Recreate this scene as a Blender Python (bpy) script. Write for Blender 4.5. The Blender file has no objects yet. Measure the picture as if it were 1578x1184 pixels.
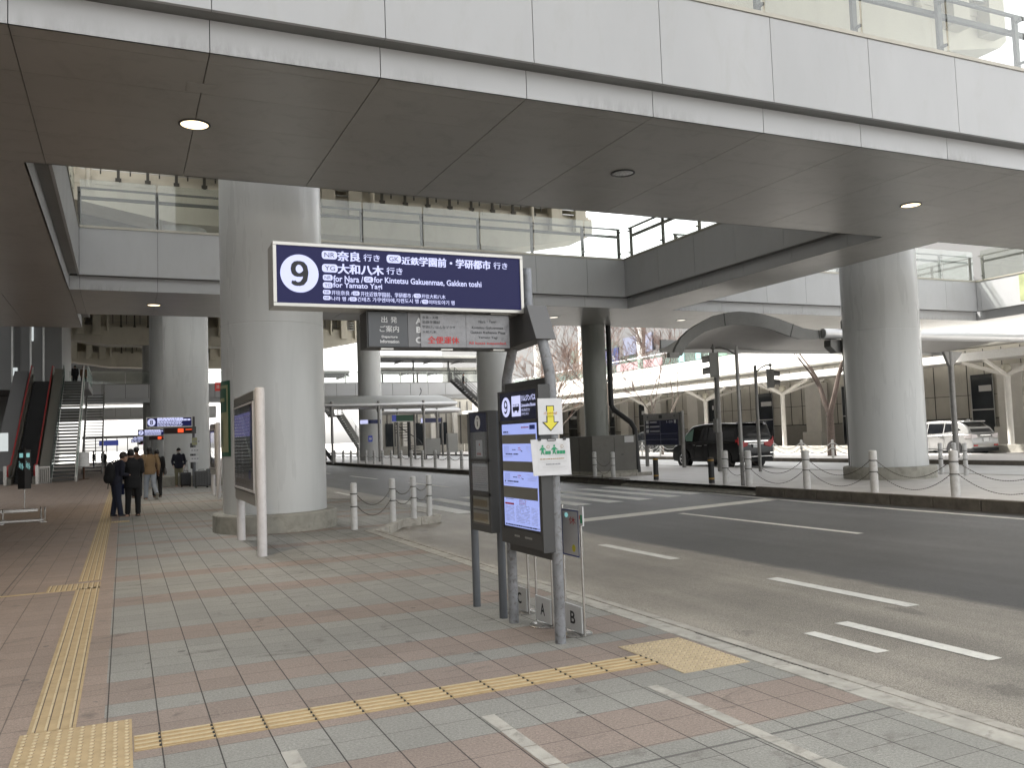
import bpy, bmesh, math, random
from mathutils import Vector, Matrix
random.seed(7)
SC = bpy.context.scene
COL = SC.collection
EXPO = 2.28
def E(v): return v / (2 ** EXPO)
PI = math.pi

# ---------------------------------------------------------------- helpers
def tag(o, label=None, cat=None, group=None, kind=None):
    if label: o['label'] = label
    if cat: o['category'] = cat
    if group: o['group'] = group
    if kind: o['kind'] = kind
    return o

def empty(name, loc=(0, 0, 0), rz=0, label=None, cat=None, group=None):
    o = bpy.data.objects.new(name, None)
    COL.objects.link(o)
    o.empty_display_size = .2
    o.location = loc
    o.rotation_euler = (0, 0, rz)
    return tag(o, label, cat, group)

def children(o): return [c for c in bpy.data.objects if c.parent == o]

def copy_tree(o, parent=None):
    c = o.copy()
    COL.objects.link(c)
    if parent is not None: c.parent = parent
    for ch in children(o):
        copy_tree(ch, c)
    return c

def place(proto, used, loc, rz=0, label=None, group=None):
    o = proto if not used[0] else copy_tree(proto)
    used[0] = True
    o.location = loc
    o.rotation_euler = (0, 0, rz)
    if label: o['label'] = label
    if group: o['group'] = group
    return o

ORD = ['first', 'second', 'third', 'fourth', 'fifth', 'sixth', 'seventh', 'eighth', 'ninth', 'tenth', 'eleventh',
       'twelfth', 'thirteenth', 'fourteenth', 'fifteenth', 'sixteenth', 'seventeenth', 'eighteenth', 'nineteenth', 'twentieth']

class MB:
    """collects shapes and links them as one mesh object"""
    def __init__(s): s.v = []; s.f = []; s.m = []
    def add(s, vs, fs, m=0):
        n = len(s.v)
        s.v += [tuple(p) for p in vs]
        for f in fs:
            s.f.append(tuple(i + n for i in f)); s.m.append(m)
    def box(s, x0, x1, y0, y1, z0, z1, m=0):
        if x1 < x0: x0, x1 = x1, x0
        if y1 < y0: y0, y1 = y1, y0
        if z1 < z0: z0, z1 = z1, z0
        s.add([(x0,y0,z0),(x1,y0,z0),(x1,y1,z0),(x0,y1,z0),(x0,y0,z1),(x1,y0,z1),(x1,y1,z1),(x0,y1,z1)],
              [(0,3,2,1),(4,5,6,7),(0,1,5,4),(1,2,6,5),(2,3,7,6),(3,0,4,7)], m)
    def obox(s, c, ax, ay, az, m=0):
        """box about centre c with half-axis vectors"""
        c = Vector(c); ax = Vector(ax); ay = Vector(ay); az = Vector(az)
        vs = [c + ax*i + ay*j + az*k for k in (-1, 1) for (i, j) in ((-1,-1),(1,-1),(1,1),(-1,1))]
        s.add(vs, [(0,3,2,1),(4,5,6,7),(0,1,5,4),(1,2,6,5),(2,3,7,6),(3,0,4,7)], m)
    def beam(s, p0, p1, w, h, m=0, up=(0,0,1)):
        p0 = Vector(p0); p1 = Vector(p1); d = p1 - p0
        u = Vector(up)
        if abs(d.normalized().dot(u)) > .98: u = Vector((0,1,0))
        r = d.cross(u).normalized(); u2 = r.cross(d).normalized()
        s.obox((p0+p1)/2, d/2, r*w/2, u2*h/2, m)
    def quad(s, a, b, c, d, m=0): s.add([a,b,c,d], [(0,1,2,3)], m)
    def cyl(s, p0, p1, r0, r1=None, n=16, caps=True, m=0):
        if r1 is None: r1 = r0
        p0 = Vector(p0); p1 = Vector(p1); d = (p1-p0)
        if d.length < 1e-6: return
        d.normalize()
        a = Vector((0,0,1)) if abs(d.z) < .9 else Vector((1,0,0))
        u = d.cross(a).normalized(); w = d.cross(u).normalized()
        vs = []
        for p, r in ((p0,r0),(p1,r1)):
            for i in range(n):
                t = 2*PI*i/n
                vs.append(p + u*(r*math.cos(t)) + w*(r*math.sin(t)))
        fs = [(i, (i+1)%n, n+(i+1)%n, n+i) for i in range(n)]
        if caps: fs += [tuple(range(n-1,-1,-1)), tuple(range(n,2*n))]
        s.add(vs, fs, m)
    def tube(s, pts, rad, n=8, caps=True, m=0):
        pts = [Vector(p) for p in pts]
        k = len(pts)
        if not hasattr(rad, '__len__'): rad = [rad]*k
        vs = []; prev = None
        for i, p in enumerate(pts):
            d = (pts[min(i+1,k-1)] - pts[max(i-1,0)])
            d = d.normalized() if d.length > 1e-9 else Vector((0,0,1))
            if prev is None:
                a = Vector((0,0,1)) if abs(d.z) < .9 else Vector((1,0,0))
                u = d.cross(a).normalized()
            else:
                u = prev - d*prev.dot(d)
                u = u.normalized() if u.length > 1e-6 else d.orthogonal().normalized()
            prev = u
            w = d.cross(u)
            for j in range(n):
                t = 2*PI*j/n
                vs.append(p + u*(rad[i]*math.cos(t)) + w*(rad[i]*math.sin(t)))
        fs = []
        for i in range(k-1):
            for j in range(n):
                fs.append((i*n+j, i*n+(j+1)%n, (i+1)*n+(j+1)%n, (i+1)*n+j))
        if caps: fs += [tuple(range(n-1,-1,-1)), tuple(range((k-1)*n, k*n))]
        s.add(vs, fs, m)
    def lathe(s, prof, c=(0,0,0), n=32, m=0, caps=True):
        vs = []
        for r, z in prof:
            for i in range(n):
                t = 2*PI*i/n
                vs.append((c[0]+r*math.cos(t), c[1]+r*math.sin(t), c[2]+z))
        fs = []
        for k in range(len(prof)-1):
            for i in range(n):
                fs.append((k*n+i, k*n+(i+1)%n, (k+1)*n+(i+1)%n, (k+1)*n+i))
        if caps:
            fs.append(tuple(range(n-1,-1,-1))); fs.append(tuple(range((len(prof)-1)*n, len(prof)*n)))
        s.add(vs, fs, m)
    def ball(s, c, rx, ry=None, rz=None, n=14, k=9, m=0):
        ry = ry or rx; rz = rz or rx
        prof = []
        vs = []; fs = []
        for a in range(1, k):
            ph = PI*a/k
            for i in range(n):
                t = 2*PI*i/n
                vs.append((c[0]+rx*math.sin(ph)*math.cos(t), c[1]+ry*math.sin(ph)*math.sin(t), c[2]-rz*math.cos(ph)))
        b = len(vs); vs.append((c[0],c[1],c[2]-rz)); vs.append((c[0],c[1],c[2]+rz))
        for a in range(k-2):
            for i in range(n):
                fs.append((a*n+i, a*n+(i+1)%n, (a+1)*n+(i+1)%n, (a+1)*n+i))
        for i in range(n):
            fs.append((b, (i+1)%n, i)); fs.append((b+1, (k-2)*n+i, (k-2)*n+(i+1)%n))
        s.add(vs, fs, m)
    def prism(s, poly, ext, m=0):
        """poly: 3D points in a plane; ext: extrusion vector"""
        n = len(poly); e = Vector(ext)
        vs = [Vector(p) for p in poly] + [Vector(p)+e for p in poly]
        fs = [tuple(range(n-1,-1,-1)), tuple(range(n,2*n))] + [(i,(i+1)%n,n+(i+1)%n,n+i) for i in range(n)]
        s.add(vs, fs, m)
    def build(s, name, mats, parent=None, smooth=40, bevel=0):
        me = bpy.data.meshes.new(name)
        off = Vector((0,0,0))
        p = parent
        while p is not None:
            off += p.location; p = p.parent
        me.from_pydata([tuple(Vector(q)-off) for q in s.v], [], s.f)
        if not isinstance(mats, (list, tuple)): mats = [mats]
        for mt in mats: me.materials.append(mt)
        if len(mats) > 1:
            me.polygons.foreach_set('material_index', s.m)
        bm = bmesh.new(); bm.from_mesh(me)
        bmesh.ops.recalc_face_normals(bm, faces=bm.faces)
        bm.to_mesh(me); bm.free()
        if smooth:
            me.polygons.foreach_set('use_smooth', [True]*len(me.polygons))
            me.set_sharp_from_angle(angle=math.radians(smooth))
        me.update()
        o = bpy.data.objects.new(name, me)
        COL.objects.link(o)
        if parent is not None: o.parent = parent
        if bevel:
            b = o.modifiers.new('bevel', 'BEVEL'); b.width = bevel; b.segments = 2; b.limit_method = 'ANGLE'
            b.harden_normals = False
        return o

# text -> faces inside an MB, fitted into a box of a plane
_TC = {}
def text_data(s, bold=0.0):
    if any(ord(ch) > 0x2E80 for ch in s): bold = 0.0
    k = (s, bold)
    if k in _TC: return _TC[k]
    cu = bpy.data.curves.new('txt', 'FONT'); cu.body = s; cu.size = 1; cu.offset = bold
    cu.resolution_u = 3
    o = bpy.data.objects.new('txt', cu); COL.objects.link(o)
    dg = bpy.context.evaluated_depsgraph_get()
    me = o.evaluated_get(dg).to_mesh()
    vs = [v.co.copy() for v in me.vertices]; fs = [tuple(p.vertices) for p in me.polygons]
    o.evaluated_get(dg).to_mesh_clear()
    bpy.data.objects.remove(o); bpy.data.curves.remove(cu)
    _TC[k] = (vs, fs)
    return vs, fs

def put_text(mb, s, u0, u1, v0, v1, fn, m=0, bold=0.0, keep=False):
    """fit the text's bounds to [u0,u1]x[v0,v1]; fn(u,v) gives the 3D point"""
    vs, fs = text_data(s, bold)
    if not vs: return
    ax = min(v.x for v in vs); bx = max(v.x for v in vs); ay = min(v.y for v in vs); by = max(v.y for v in vs)
    sx = (u1-u0)/max(bx-ax, 1e-6); sy = (v1-v0)/max(by-ay, 1e-6)
    if keep:
        k = min(abs(sx), abs(sy)); u0 = (u0+u1)/2 - math.copysign(k, sx)*(bx-ax)/2; sx = math.copysign(k, sx); 
        v0 = (v0+v1)/2 - k*(by-ay)/2; sy = k
    cjk = any(ord(ch) > 0x2E80 for ch in s)
    reps = [(0,0)]
    if cjk and bold > .005:
        w_ = min(bold, .035)*1.1
        reps = [(-w_,-w_*.5),(w_,-w_*.5),(-w_,w_*.5),(w_,w_*.5),(0,0)]
    base_ = Vector(fn(0,0)); nn = (Vector(fn(1,0))-base_).cross(Vector(fn(0,1))-base_).normalized()
    for q, (dx, dy) in enumerate(reps):
        off = nn*(.00012*q)
        mb.add([Vector(fn(u0+(v.x-ax+dx)*sx, v0+(v.y-ay+dy)*sy))+off for v in vs], fs, m)

def rrect(mb, u0, u1, v0, v1, r, fn, m=0, n=5):
    pts = []
    r = min(r, abs(u1-u0)/2, abs(v1-v0)/2)
    su = 1 if u1 > u0 else -1
    for cx, cy, a0 in ((u1-su*r, v1-r, 0), (u0+su*r, v1-r, 90), (u0+su*r, v0+r, 180), (u1-su*r, v0+r, 270)):
        for i in range(n+1):
            a = math.radians(a0+90*i/n)
            pts.append(fn(cx+su*r*math.cos(a), cy+r*math.sin(a)))
    mb.add(pts, [tuple(range(len(pts)))], m)

def disc(mb, cu, cv, ru, rv, fn, m=0, n=40):
    mb.add([fn(cu+ru*math.cos(2*PI*i/n), cv+rv*math.sin(2*PI*i/n)) for i in range(n)], [tuple(range(n))], m)

def rect(mb, u0, u1, v0, v1, fn, m=0):
    mb.add([fn(u0,v0), fn(u1,v0), fn(u1,v1), fn(u0,v1)], [(0,1,2,3)], m)

# ---------------------------------------------------------------- materials
class NT:
    def __init__(s, mt):
        s.t = mt.node_tree; s.N = s.t.nodes; s.L = s.t.links
    def new(s, typ, **kw):
        n = s.N.new(typ)
        for k, v in kw.items(): setattr(n, k, v)
        return n
    def put(s, sock, v):
        if hasattr(v, 'is_linked') or isinstance(v, bpy.types.NodeSocket): s.L.new(v, sock)
        else: sock.default_value = v
    def m(s, op, a, b=0.0, c=0.0, clamp=False):
        n = s.new('ShaderNodeMath', operation=op, use_clamp=clamp)
        s.put(n.inputs[0], a); s.put(n.inputs[1], b)
        if op in ('MULTIPLY_ADD', 'COMPARE', 'SMOOTH_MIN'): s.put(n.inputs[2], c)
        return n.outputs[0]
    def mix(s, f, a, b, blend='MIX'):
        n = s.new('ShaderNodeMix', data_type='RGBA', blend_type=blend)
        s.put(n.inputs[0], f); s.put(n.inputs[6], a); s.put(n.inputs[7], b)
        return n.outputs[2]
    def noise(s, scale, detail=4, rough=.6, vec=None, dist=0):
        n = s.new('ShaderNodeTexNoise'); n.inputs['Scale'].default_value = scale
        n.inputs['Detail'].default_value = detail; n.inputs['Roughness'].default_value = rough
        n.inputs['Distortion'].default_value = dist
        if vec is not None: s.L.new(vec, n.inputs['Vector'])
        return n.outputs['Fac']
    def ramp(s, f, stops, interp='LINEAR'):
        n = s.new('ShaderNodeValToRGB'); cr = n.color_ramp; cr.interpolation = interp
        while len(cr.elements) < len(stops): cr.elements.new(.5)
        for e, (p, c) in zip(cr.elements, stops):
            e.position = p; e.color = (c[0], c[1], c[2], 1) if hasattr(c, '__len__') else (c, c, c, 1)
        s.put(n.inputs[0], f)
        return n.outputs[0]
    def maprange(s, v, a, b, c=0.0, d=1.0):
        n = s.new('ShaderNodeMapRange'); n.clamp = True
        s.put(n.inputs[0], v)
        for i, q in enumerate((a, b, c, d)): n.inputs[i+1].default_value = q
        return n.outputs[0]
    def pos(s):
        g = s.new('ShaderNodeNewGeometry'); return g.outputs['Position']
    def sep(s, v):
        n = s.new('ShaderNodeSeparateXYZ'); s.L.new(v, n.inputs[0]); return n.outputs
    def scaled(s, v, sc):
        n = s.new('ShaderNodeVectorMath', operation='MULTIPLY'); s.L.new(v, n.inputs[0]); n.inputs[1].default_value = sc
        return n.outputs[0]
    def bump(s, h, strength=.3, dist=.01):
        n = s.new('ShaderNodeBump'); n.inputs['Strength'].default_value = strength
        n.inputs['Distance'].default_value = dist; s.L.new(h, n.inputs['Height'])
        return n.outputs[0]

MT = {}
def base(name):
    mt = bpy.data.materials.new(name); mt.use_nodes = True
    MT[name] = mt
    b = mt.node_tree.nodes['Principled BSDF']
    return mt, NT(mt), b

def c4(c): return (c[0], c[1], c[2], 1)

def mat(name, col, rough=.6, metal=0.0, var=0.0, vscale=3.0, stretch=(1,1,1), bump=0.0, bscale=40, bdist=.004,
        emit=None, es=0.0, spec=None, dirt=None, dirt_amt=0.0, dscale=6.0, rvar=0.0):
    """principled surface with noise variation, optional dirt patches and fine bump"""
    mt, t, b = base(name)
    b.inputs['Roughness'].default_value = rough
    b.inputs['Metallic'].default_value = metal
    if spec is not None: b.inputs['Specular IOR Level'].default_value = spec
    P = t.scaled(t.pos(), stretch)
    c = c4(col)
    if var:
        n = t.noise(vscale, 5, .6, P)
        lo = c4([x*(1-var) for x in col]); hi = c4([min(1, x*(1+var)) for x in col])
        c = t.mix(t.maprange(n, .3, .7), lo, hi)
    if dirt_amt:
        d = t.noise(dscale, 8, .7, P, .6)
        c = t.mix(t.m('MULTIPLY', t.maprange(d, .52, .72), dirt_amt), c, c4(dirt or [x*.5 for x in col]))
    t.put(b.inputs['Base Color'], c)
    if rvar:
        r = t.noise(vscale*1.7, 4, .6, P)
        t.L.new(t.maprange(r, .3, .7, max(0, rough-rvar), min(1, rough+rvar)), b.inputs['Roughness'])
    if bump:
        h = t.noise(bscale, 4, .6, t.pos())
        t.L.new(t.bump(h, bump, bdist), b.inputs['Normal'])
    if emit:
        b.inputs['Emission Color'].default_value = c4(emit); b.inputs['Emission Strength'].default_value = es
    return mt

def emis(name, col, s):
    mt, t, b = base(name)
    b.inputs['Base Color'].default_value = (col[0]*.3, col[1]*.3, col[2]*.3, 1)
    b.inputs['Roughness'].default_value = .5; b.inputs['Specular IOR Level'].default_value = .25
    b.inputs['Emission Color'].default_value = c4(col); b.inputs['Emission Strength'].default_value = s
    return mt

def glass(name, tint=(.9,.93,.92), fac=.12, rough=.03):
    mt, t, b = base(name)
    t.N.remove(b)
    tr = t.new('ShaderNodeBsdfTransparent'); tr.inputs[0].default_value = c4(tint)
    gl = t.new('ShaderNodeBsdfGlossy'); gl.inputs[0].default_value = (.9,.9,.9,1); gl.inputs['Roughness'].default_value = rough
    df = t.new('ShaderNodeBsdfDiffuse'); df.inputs[0].default_value = (.55,.56,.53,1)
    lw = t.new('ShaderNodeLayerWeight'); lw.inputs[0].default_value = .25
    fr = t.new('ShaderNodeMath', operation='MULTIPLY_ADD'); t.L.new(lw.outputs[1], fr.inputs[0]); fr.inputs[1].default_value = .30; fr.inputs[2].default_value = .03
    m1 = t.new('ShaderNodeMixShader'); m2 = t.new('ShaderNodeMixShader')
    t.L.new(fr.outputs[0], m1.inputs[0]); t.L.new(tr.outputs[0], m1.inputs[1]); t.L.new(gl.outputs[0], m1.inputs[2])
    m2.inputs[0].default_value = fac*.45
    t.L.new(m1.outputs[0], m2.inputs[1]); t.L.new(df.outputs[0], m2.inputs[2])
    t.L.new(m2.outputs[0], t.N['Material Output'].inputs[0])
    return mt
# ---------------------------------------------------------------- material list
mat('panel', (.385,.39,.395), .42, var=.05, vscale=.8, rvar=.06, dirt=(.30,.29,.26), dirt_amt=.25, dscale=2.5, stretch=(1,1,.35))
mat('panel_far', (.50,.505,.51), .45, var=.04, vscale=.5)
mat('column_paint', (.535,.545,.54), .30, var=.06, vscale=1.6, stretch=(1,1,.12), dirt=(.40,.42,.41), dirt_amt=.30, dscale=2.2, rvar=.06)
mat('column_dark', (.20,.21,.19), .35, var=.10, vscale=2.5, stretch=(1,1,.15), dirt=(.10,.10,.09), dirt_amt=.4)
mat('plinth', (.31,.30,.26), .9, var=.15, vscale=5, bump=.5, bscale=60, dirt=(.12,.11,.09), dirt_amt=.6, dscale=3)
mat('coping', (.36,.34,.29), .45, .4, var=.08)
mat('seam', (.03,.03,.028), .8)
mat('rail_steel', (.09,.088,.08), .5, .15, var=.08)
mat('rail_light', (.42,.42,.41), .35, .6)
mat('steel', (.55,.54,.52), .25, .9, var=.05)
mat('dark_steel', (.05,.05,.05), .4, .4)
mat('black', (.012,.012,.013), .5)
mat('bollard_white', (.72,.71,.68), .5)
mat('white_paint', (.72,.71,.68), .5, var=.06, vscale=6, dirt=(.4,.37,.32), dirt_amt=.35)
mat('bollard_paint', (.52,.515,.505), .5, var=.08, vscale=9, dirt=(.25,.23,.2), dirt_amt=.5, dscale=12)
mat('white_post', (.55,.53,.525), .4, var=.06, vscale=5, dirt=(.2,.15,.12), dirt_amt=.25, dscale=25)
mat('chain', (.10,.085,.07), .7, .4)
mat('white_chain', (.6,.6,.58), .6)
mat('viaduct', (.57,.535,.45), .75, var=.08, vscale=.6, dirt=(.34,.30,.22), dirt_amt=.35, dscale=1.4, stretch=(1,1,.4))
mat('pale_red', (.34,.22,.23), .5)
mat('pale_green', (.16,.30,.2), .5)
mat('pale_mint', (.2,.36,.36), .5)
mat('pale_blue', (.13,.14,.20), .5)
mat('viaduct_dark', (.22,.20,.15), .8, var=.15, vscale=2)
mat('bracket', (.06,.055,.045), .6)
mat('terminal_bounce', (.5,.5,.48), .5)
mat('terminal_wall', (.22,.22,.22), .5, var=.06, vscale=.4)
mat('terminal_dark', (.10,.10,.10), .5)
mat('stone_wall', (.42,.40,.355), .55, var=.12, vscale=.5, stretch=(1,1,.6), dirt=(.17,.155,.13), dirt_amt=.5, dscale=.8)
mat('stone_low', (.25,.24,.215), .6, var=.08)
mat('pillar_pale', (.62,.60,.56), .7, var=.05)
mat('window_dark', (.02,.024,.028), .08, var=.3, vscale=.4)
mat('shelter_roof', (.36,.37,.36), .5, var=.06)
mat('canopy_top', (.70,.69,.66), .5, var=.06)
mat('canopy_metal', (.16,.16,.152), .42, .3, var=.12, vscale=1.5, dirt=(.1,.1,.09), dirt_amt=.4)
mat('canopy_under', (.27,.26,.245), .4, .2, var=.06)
mat('tube_metal', (.60,.60,.60), .3, .5)
mat('kerb', (.36,.34,.30), .9, var=.22, vscale=4, bump=.6, bscale=70, dirt=(.13,.12,.10), dirt_amt=.6, dscale=6)
mat('kerb_dark', (.13,.115,.095), .9, var=.25, vscale=4, bump=.5, bscale=50, dirt=(.05,.045,.04), dirt_amt=.6)
mat('kerb_light', (.37,.355,.315), .9, var=.18, vscale=6, bump=.5, bscale=80, dirt=(.15,.14,.12), dirt_amt=.75, dscale=7)
mat('marking', (.66,.65,.60), .8, var=.08, vscale=5, bump=.3, bscale=150, dirt=(.24,.23,.2), dirt_amt=.45, dscale=14)
mat('marking_cross', (.80,.80,.77), .8, var=.05, dirt=(.4,.4,.38), dirt_amt=.35, dscale=8)
mat('marking_far', (.62,.62,.58), .85, var=.08, dirt=(.35,.34,.3), dirt_amt=.4, dscale=10)
mat('median_paving', (.50,.48,.455), .5, var=.10, vscale=1.2, bump=.2, bscale=60, dirt=(.28,.26,.235), dirt_amt=.5, dscale=1.2)
mat('taxi_asphalt', (.46,.46,.45), .45, var=.10, vscale=1.0, bump=.2, bscale=60)
mat('far_ground', (.45,.44,.42), .9, var=.1, vscale=.2)
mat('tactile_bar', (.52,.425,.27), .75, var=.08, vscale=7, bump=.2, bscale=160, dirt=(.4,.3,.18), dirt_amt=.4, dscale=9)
mat('relief_shade', (.13,.10,.07), .9)  # painted shade for one side of the tactile bars and domes
mat('tactile', (.42,.315,.175), .75, var=.10, vscale=7, bump=.25, bscale=160, dirt=(.24,.17,.08), dirt_amt=.5, dscale=9)
mat('tactile_pale', (.47,.38,.25), .75, var=.08, vscale=7, bump=.25, bscale=160, dirt=(.28,.21,.12), dirt_amt=.5, dscale=9)
mat('frame_silver', (.45,.44,.41), .35, .6, var=.05)
mat('frame_dark', (.045,.045,.045), .45, .0, var=.1)
mat('gray_board', (.06,.064,.07), .4)
mat('gray_board_mid', (.14,.14,.145), .4)
mat('lettering_gray', (.55,.55,.55), .5)
mat('black_ink', (.012,.012,.016), .6)
mat('grey_ink', (.30,.30,.32), .7)
mat('red_ink', (.50,.03,.03), .6)
mat('green_ink', (.02,.26,.12), .6)
mat('yellow_ink', (.70,.62,.06), .6)
mat('blue_ink', (.03,.05,.25), .5)
mat('paper', (.60,.60,.61), .35, var=.05, vscale=12)
mat('paper_gloss', (.215,.215,.225), .15, var=.1, vscale=9, bump=.6, bscale=14, bdist=.01)
mat('tape', (.155,.15,.13), .6, var=.04)
mat('navy', (.010,.014,.05), .25)
mat('navy_sign', (.02,.03,.12), .35)
mat('pole_gray', (.20,.21,.23), .45, .3, var=.2, vscale=12, dirt=(.07,.06,.055), dirt_amt=.8, dscale=22, bump=.3, bscale=60)
mat('pole_smooth', (.11,.118,.13), .35, .3, var=.1, vscale=5)
mat('pole_peeling', (.20,.205,.215), .5, .1, var=.2, vscale=14, dirt=(.055,.042,.033), dirt_amt=1.0, dscale=24, bump=.5, bscale=40)
mat('bracket_box', (.075,.075,.075), .45, .2, var=.08)
mat('cap_plate', (.12,.12,.12), .5, .1)
mat('box_gray', (.13,.125,.11), .5, var=.1, vscale=2, dirt=(.08,.07,.06), dirt_amt=.4)
mat('pipe_black', (.010,.010,.010), .45)
mat('signal_grey', (.24,.24,.225), .5)
mat('signal_pole', (.24,.235,.225), .45, .3, var=.12, vscale=8, dirt=(.12,.1,.08), dirt_amt=.4)
mat('skin', (.45,.27,.19), .6)
mat('hair_black', (.008,.007,.007), .5)
mat('hair_brown', (.022,.012,.009), .5)
mat('cloth_black', (.008,.008,.009), .85, bump=.3, bscale=120)
mat('cloth_navy', (.010,.011,.022), .85, bump=.3, bscale=120)
mat('cloth_blue', (.012,.022,.085), .8)
mat('denim', (.012,.016,.033), .85)
mat('jeans_pale', (.30,.34,.40), .85)
mat('coat_camel', (.20,.14,.08), .85)
mat('khaki', (.20,.19,.12), .85)
mat('mask_white', (.6,.6,.6), .7)
mat('leather_brown', (.10,.045,.02), .6)
mat('case_grey', (.055,.055,.055), .4, var=.1)
mat('case_light', (.11,.11,.11), .4, var=.1)
mat('case_black', (.02,.02,.022), .4)
mat('rubber', (.015,.015,.015), .8)
mat('car_black', (.004,.004,.005), .16, .0, spec=.35)
mat('car_silver', (.36,.36,.355), .25, .5)
mat('car_dark_green', (.02,.024,.024), .2, .2)
mat('car_white', (.7,.7,.7), .3)
mat('car_glass', (.008,.009,.011), .06)
mat('car_glass_green', (.22,.36,.30), .1)
mat('chrome', (.7,.7,.7), .12, 1.0)
mat('lamp_red', (.28,.008,.01), .25, emit=(.8,.02,.03), es=E(.06))
mat('lamp_clear', (.45,.42,.42), .15, .3)
mat('plate_white', (.6,.6,.6), .5)
mat('bark', (.13,.10,.085), .9, var=.25, vscale=14, bump=.6, bscale=50)
mat('bark_pale', (.20,.17,.145), .9, var=.3, vscale=9)
mat('twig', (.20,.14,.12), .9, var=.3, vscale=2)
mat('twig_warm', (.24,.155,.115), .9, var=.3, vscale=2)
mat('stair_dark', (.03,.03,.03), .6)
mat('stair_grey', (.12,.118,.11), .6, .2)
mat('escalator_step', (.010,.010,.011), .6)
mat('handrail_red', (.40,.03,.03), .4)
mat('escalator_side', (.20,.19,.165), .5, .2)
mat('globe', (.42,.40,.33), .2)
mat('building_grey', (.115,.115,.115), .7, var=.06, vscale=.1)
mat('building_green', (.09,.12,.10), .6, var=.1)
mat('poster_green', (.02,.10,.055), .4)
mat('poster_cream', (.34,.34,.20), .5, var=.08)
mat('map_cream', (.40,.38,.32), .5)
mat('amber', (.30,.17,.03), .5)
mat('orange', (.5,.22,.03), .5)
mat('moss', (.30,.33,.17), .8, var=.2)

# soffit: satin metal panels, faintly wavy so that reflections smear
mt, t, b = base('soffit')
P = t.pos()
n = t.noise(.35, 3, .5, P)
c = t.mix(t.maprange(n, .3, .7), (.33,.322,.30,1), (.38,.37,.348,1))
n2 = t.noise(2.2, 6, .7, P, .8)
c = t.mix(t.m('MULTIPLY', t.maprange(n2, .5, .75), .30), c, (.15,.14,.125,1))
t.put(b.inputs['Base Color'], c)
b.inputs['Metallic'].default_value = .35
b.inputs['Roughness'].default_value = .33
t.L.new(t.bump(t.noise(.9, 2, .5, P), .35, .02), b.inputs['Normal'])

# fascia lower panel: streaked with dirt near its bottom
mt, t, b = base('fascia_low')
P = t.pos(); X = t.sep(P)
st = t.noise(9, 7, .75, t.scaled(P, (1,1,.25)), .3)
big = t.noise(.55, 2, .5, P)
low = t.maprange(X[2], 5.8, 6.02, 1.0, 0.0)
amt = t.m('MULTIPLY', t.m('MULTIPLY', t.maprange(st, .38, .62), low), t.maprange(big, .42, .6))
c = t.mix(t.m('MULTIPLY', amt, .45), (.40,.405,.41,1), (.15,.145,.135,1))
t.put(b.inputs['Base Color'], c); b.inputs['Roughness'].default_value = .45

# pavement of long blue-grey and pink slabs
mt, t, b = base('pavement')
P = t.pos(); X = t.sep(P); x, y = X[0], X[1]
def jline(v, pitch, phase, w):
    f = t.m('FRACT', t.m('DIVIDE', t.m('SUBTRACT', v, phase), pitch))
    d = t.m('MINIMUM', f, t.m('SUBTRACT', 1.0, f))
    return t.m('LESS_THAN', d, w/pitch)
PX, PY = .2778, .2845
edges = [3.82,4.40,4.97,5.82,6.11,6.68,7.81,8.38,9.83,10.38,11.66,12.15,13.84,14.27,15.90,16.32,18.43,19.00,19.75,20.2,23.0,23.6,27.0,27.6,32,32.7,38,39,46,47.4,56,58]
# pink between: [.. 3.82-4.40) pink, 4.40-4.97 blue, 4.97-5.82 pink, 5.82-6.11 blue, 6.11-6.68 pink ...
stops = [(0.0, 0.0)]
v = 1.0
for e in edges:
    stops.append((e/60.0, v)); v = 1.0 - v
# split the ramp in two to stay under the stop limit
def chain(stops):
    acc = None
    out = 0.0
    for (p, val) in stops:
        g_ = t.m('GREATER_THAN', y, p*60.0)
        acc = g_ if acc is None else t.m('ADD', acc, g_)
    return acc
cnt = chain(stops[1:])
pink = t.m('MODULO', cnt, 2.0)
# cell id for per slab tone
cx = t.m('FLOOR', t.m('DIVIDE', t.m('SUBTRACT', x, .18), PX)); cy = t.m('FLOOR', t.m('DIVIDE', t.m('SUBTRACT', y, 4.40), PY))
cmb = t.new('ShaderNodeCombineXYZ'); t.L.new(cx, cmb.inputs[0]); t.L.new(cy, cmb.inputs[1])
wn = t.new('ShaderNodeTexWhiteNoise', noise_dimensions='3D'); t.L.new(cmb.outputs[0], wn.inputs['Vector'])
tone = t.maprange(wn.outputs['Value'], 0, 1, .93, 1.06)
left = t.m('LESS_THAN', x, -.115)
blue = (.272,.268,.243,1); pk = (.270,.219,.187,1); br = (.292,.229,.188,1)
c = t.mix(pink, blue, pk)
c = t.mix(left, c, br)
grain = t.noise(260, 3, .8, P)
spk = t.noise(70, 4, .7, P)
c = t.mix(1.0, c, t.ramp(t.m('MULTIPLY', tone, .5), [(.0, 0.0), (1.0, 2.0)]), 'MULTIPLY')
c = t.mix(1.0, c, t.ramp(spk, [(.30, .70), (.70, 1.26)]), 'MULTIPLY')
c = t.mix(1.0, c, t.ramp(grain, [(.35, .78), (.65, 1.2)]), 'MULTIPLY')
big = t.noise(1.1, 5, .6, P)
c = t.mix(1.0, c, t.ramp(big, [(.3, .90), (.7, 1.07)]), 'MULTIPLY')
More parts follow.
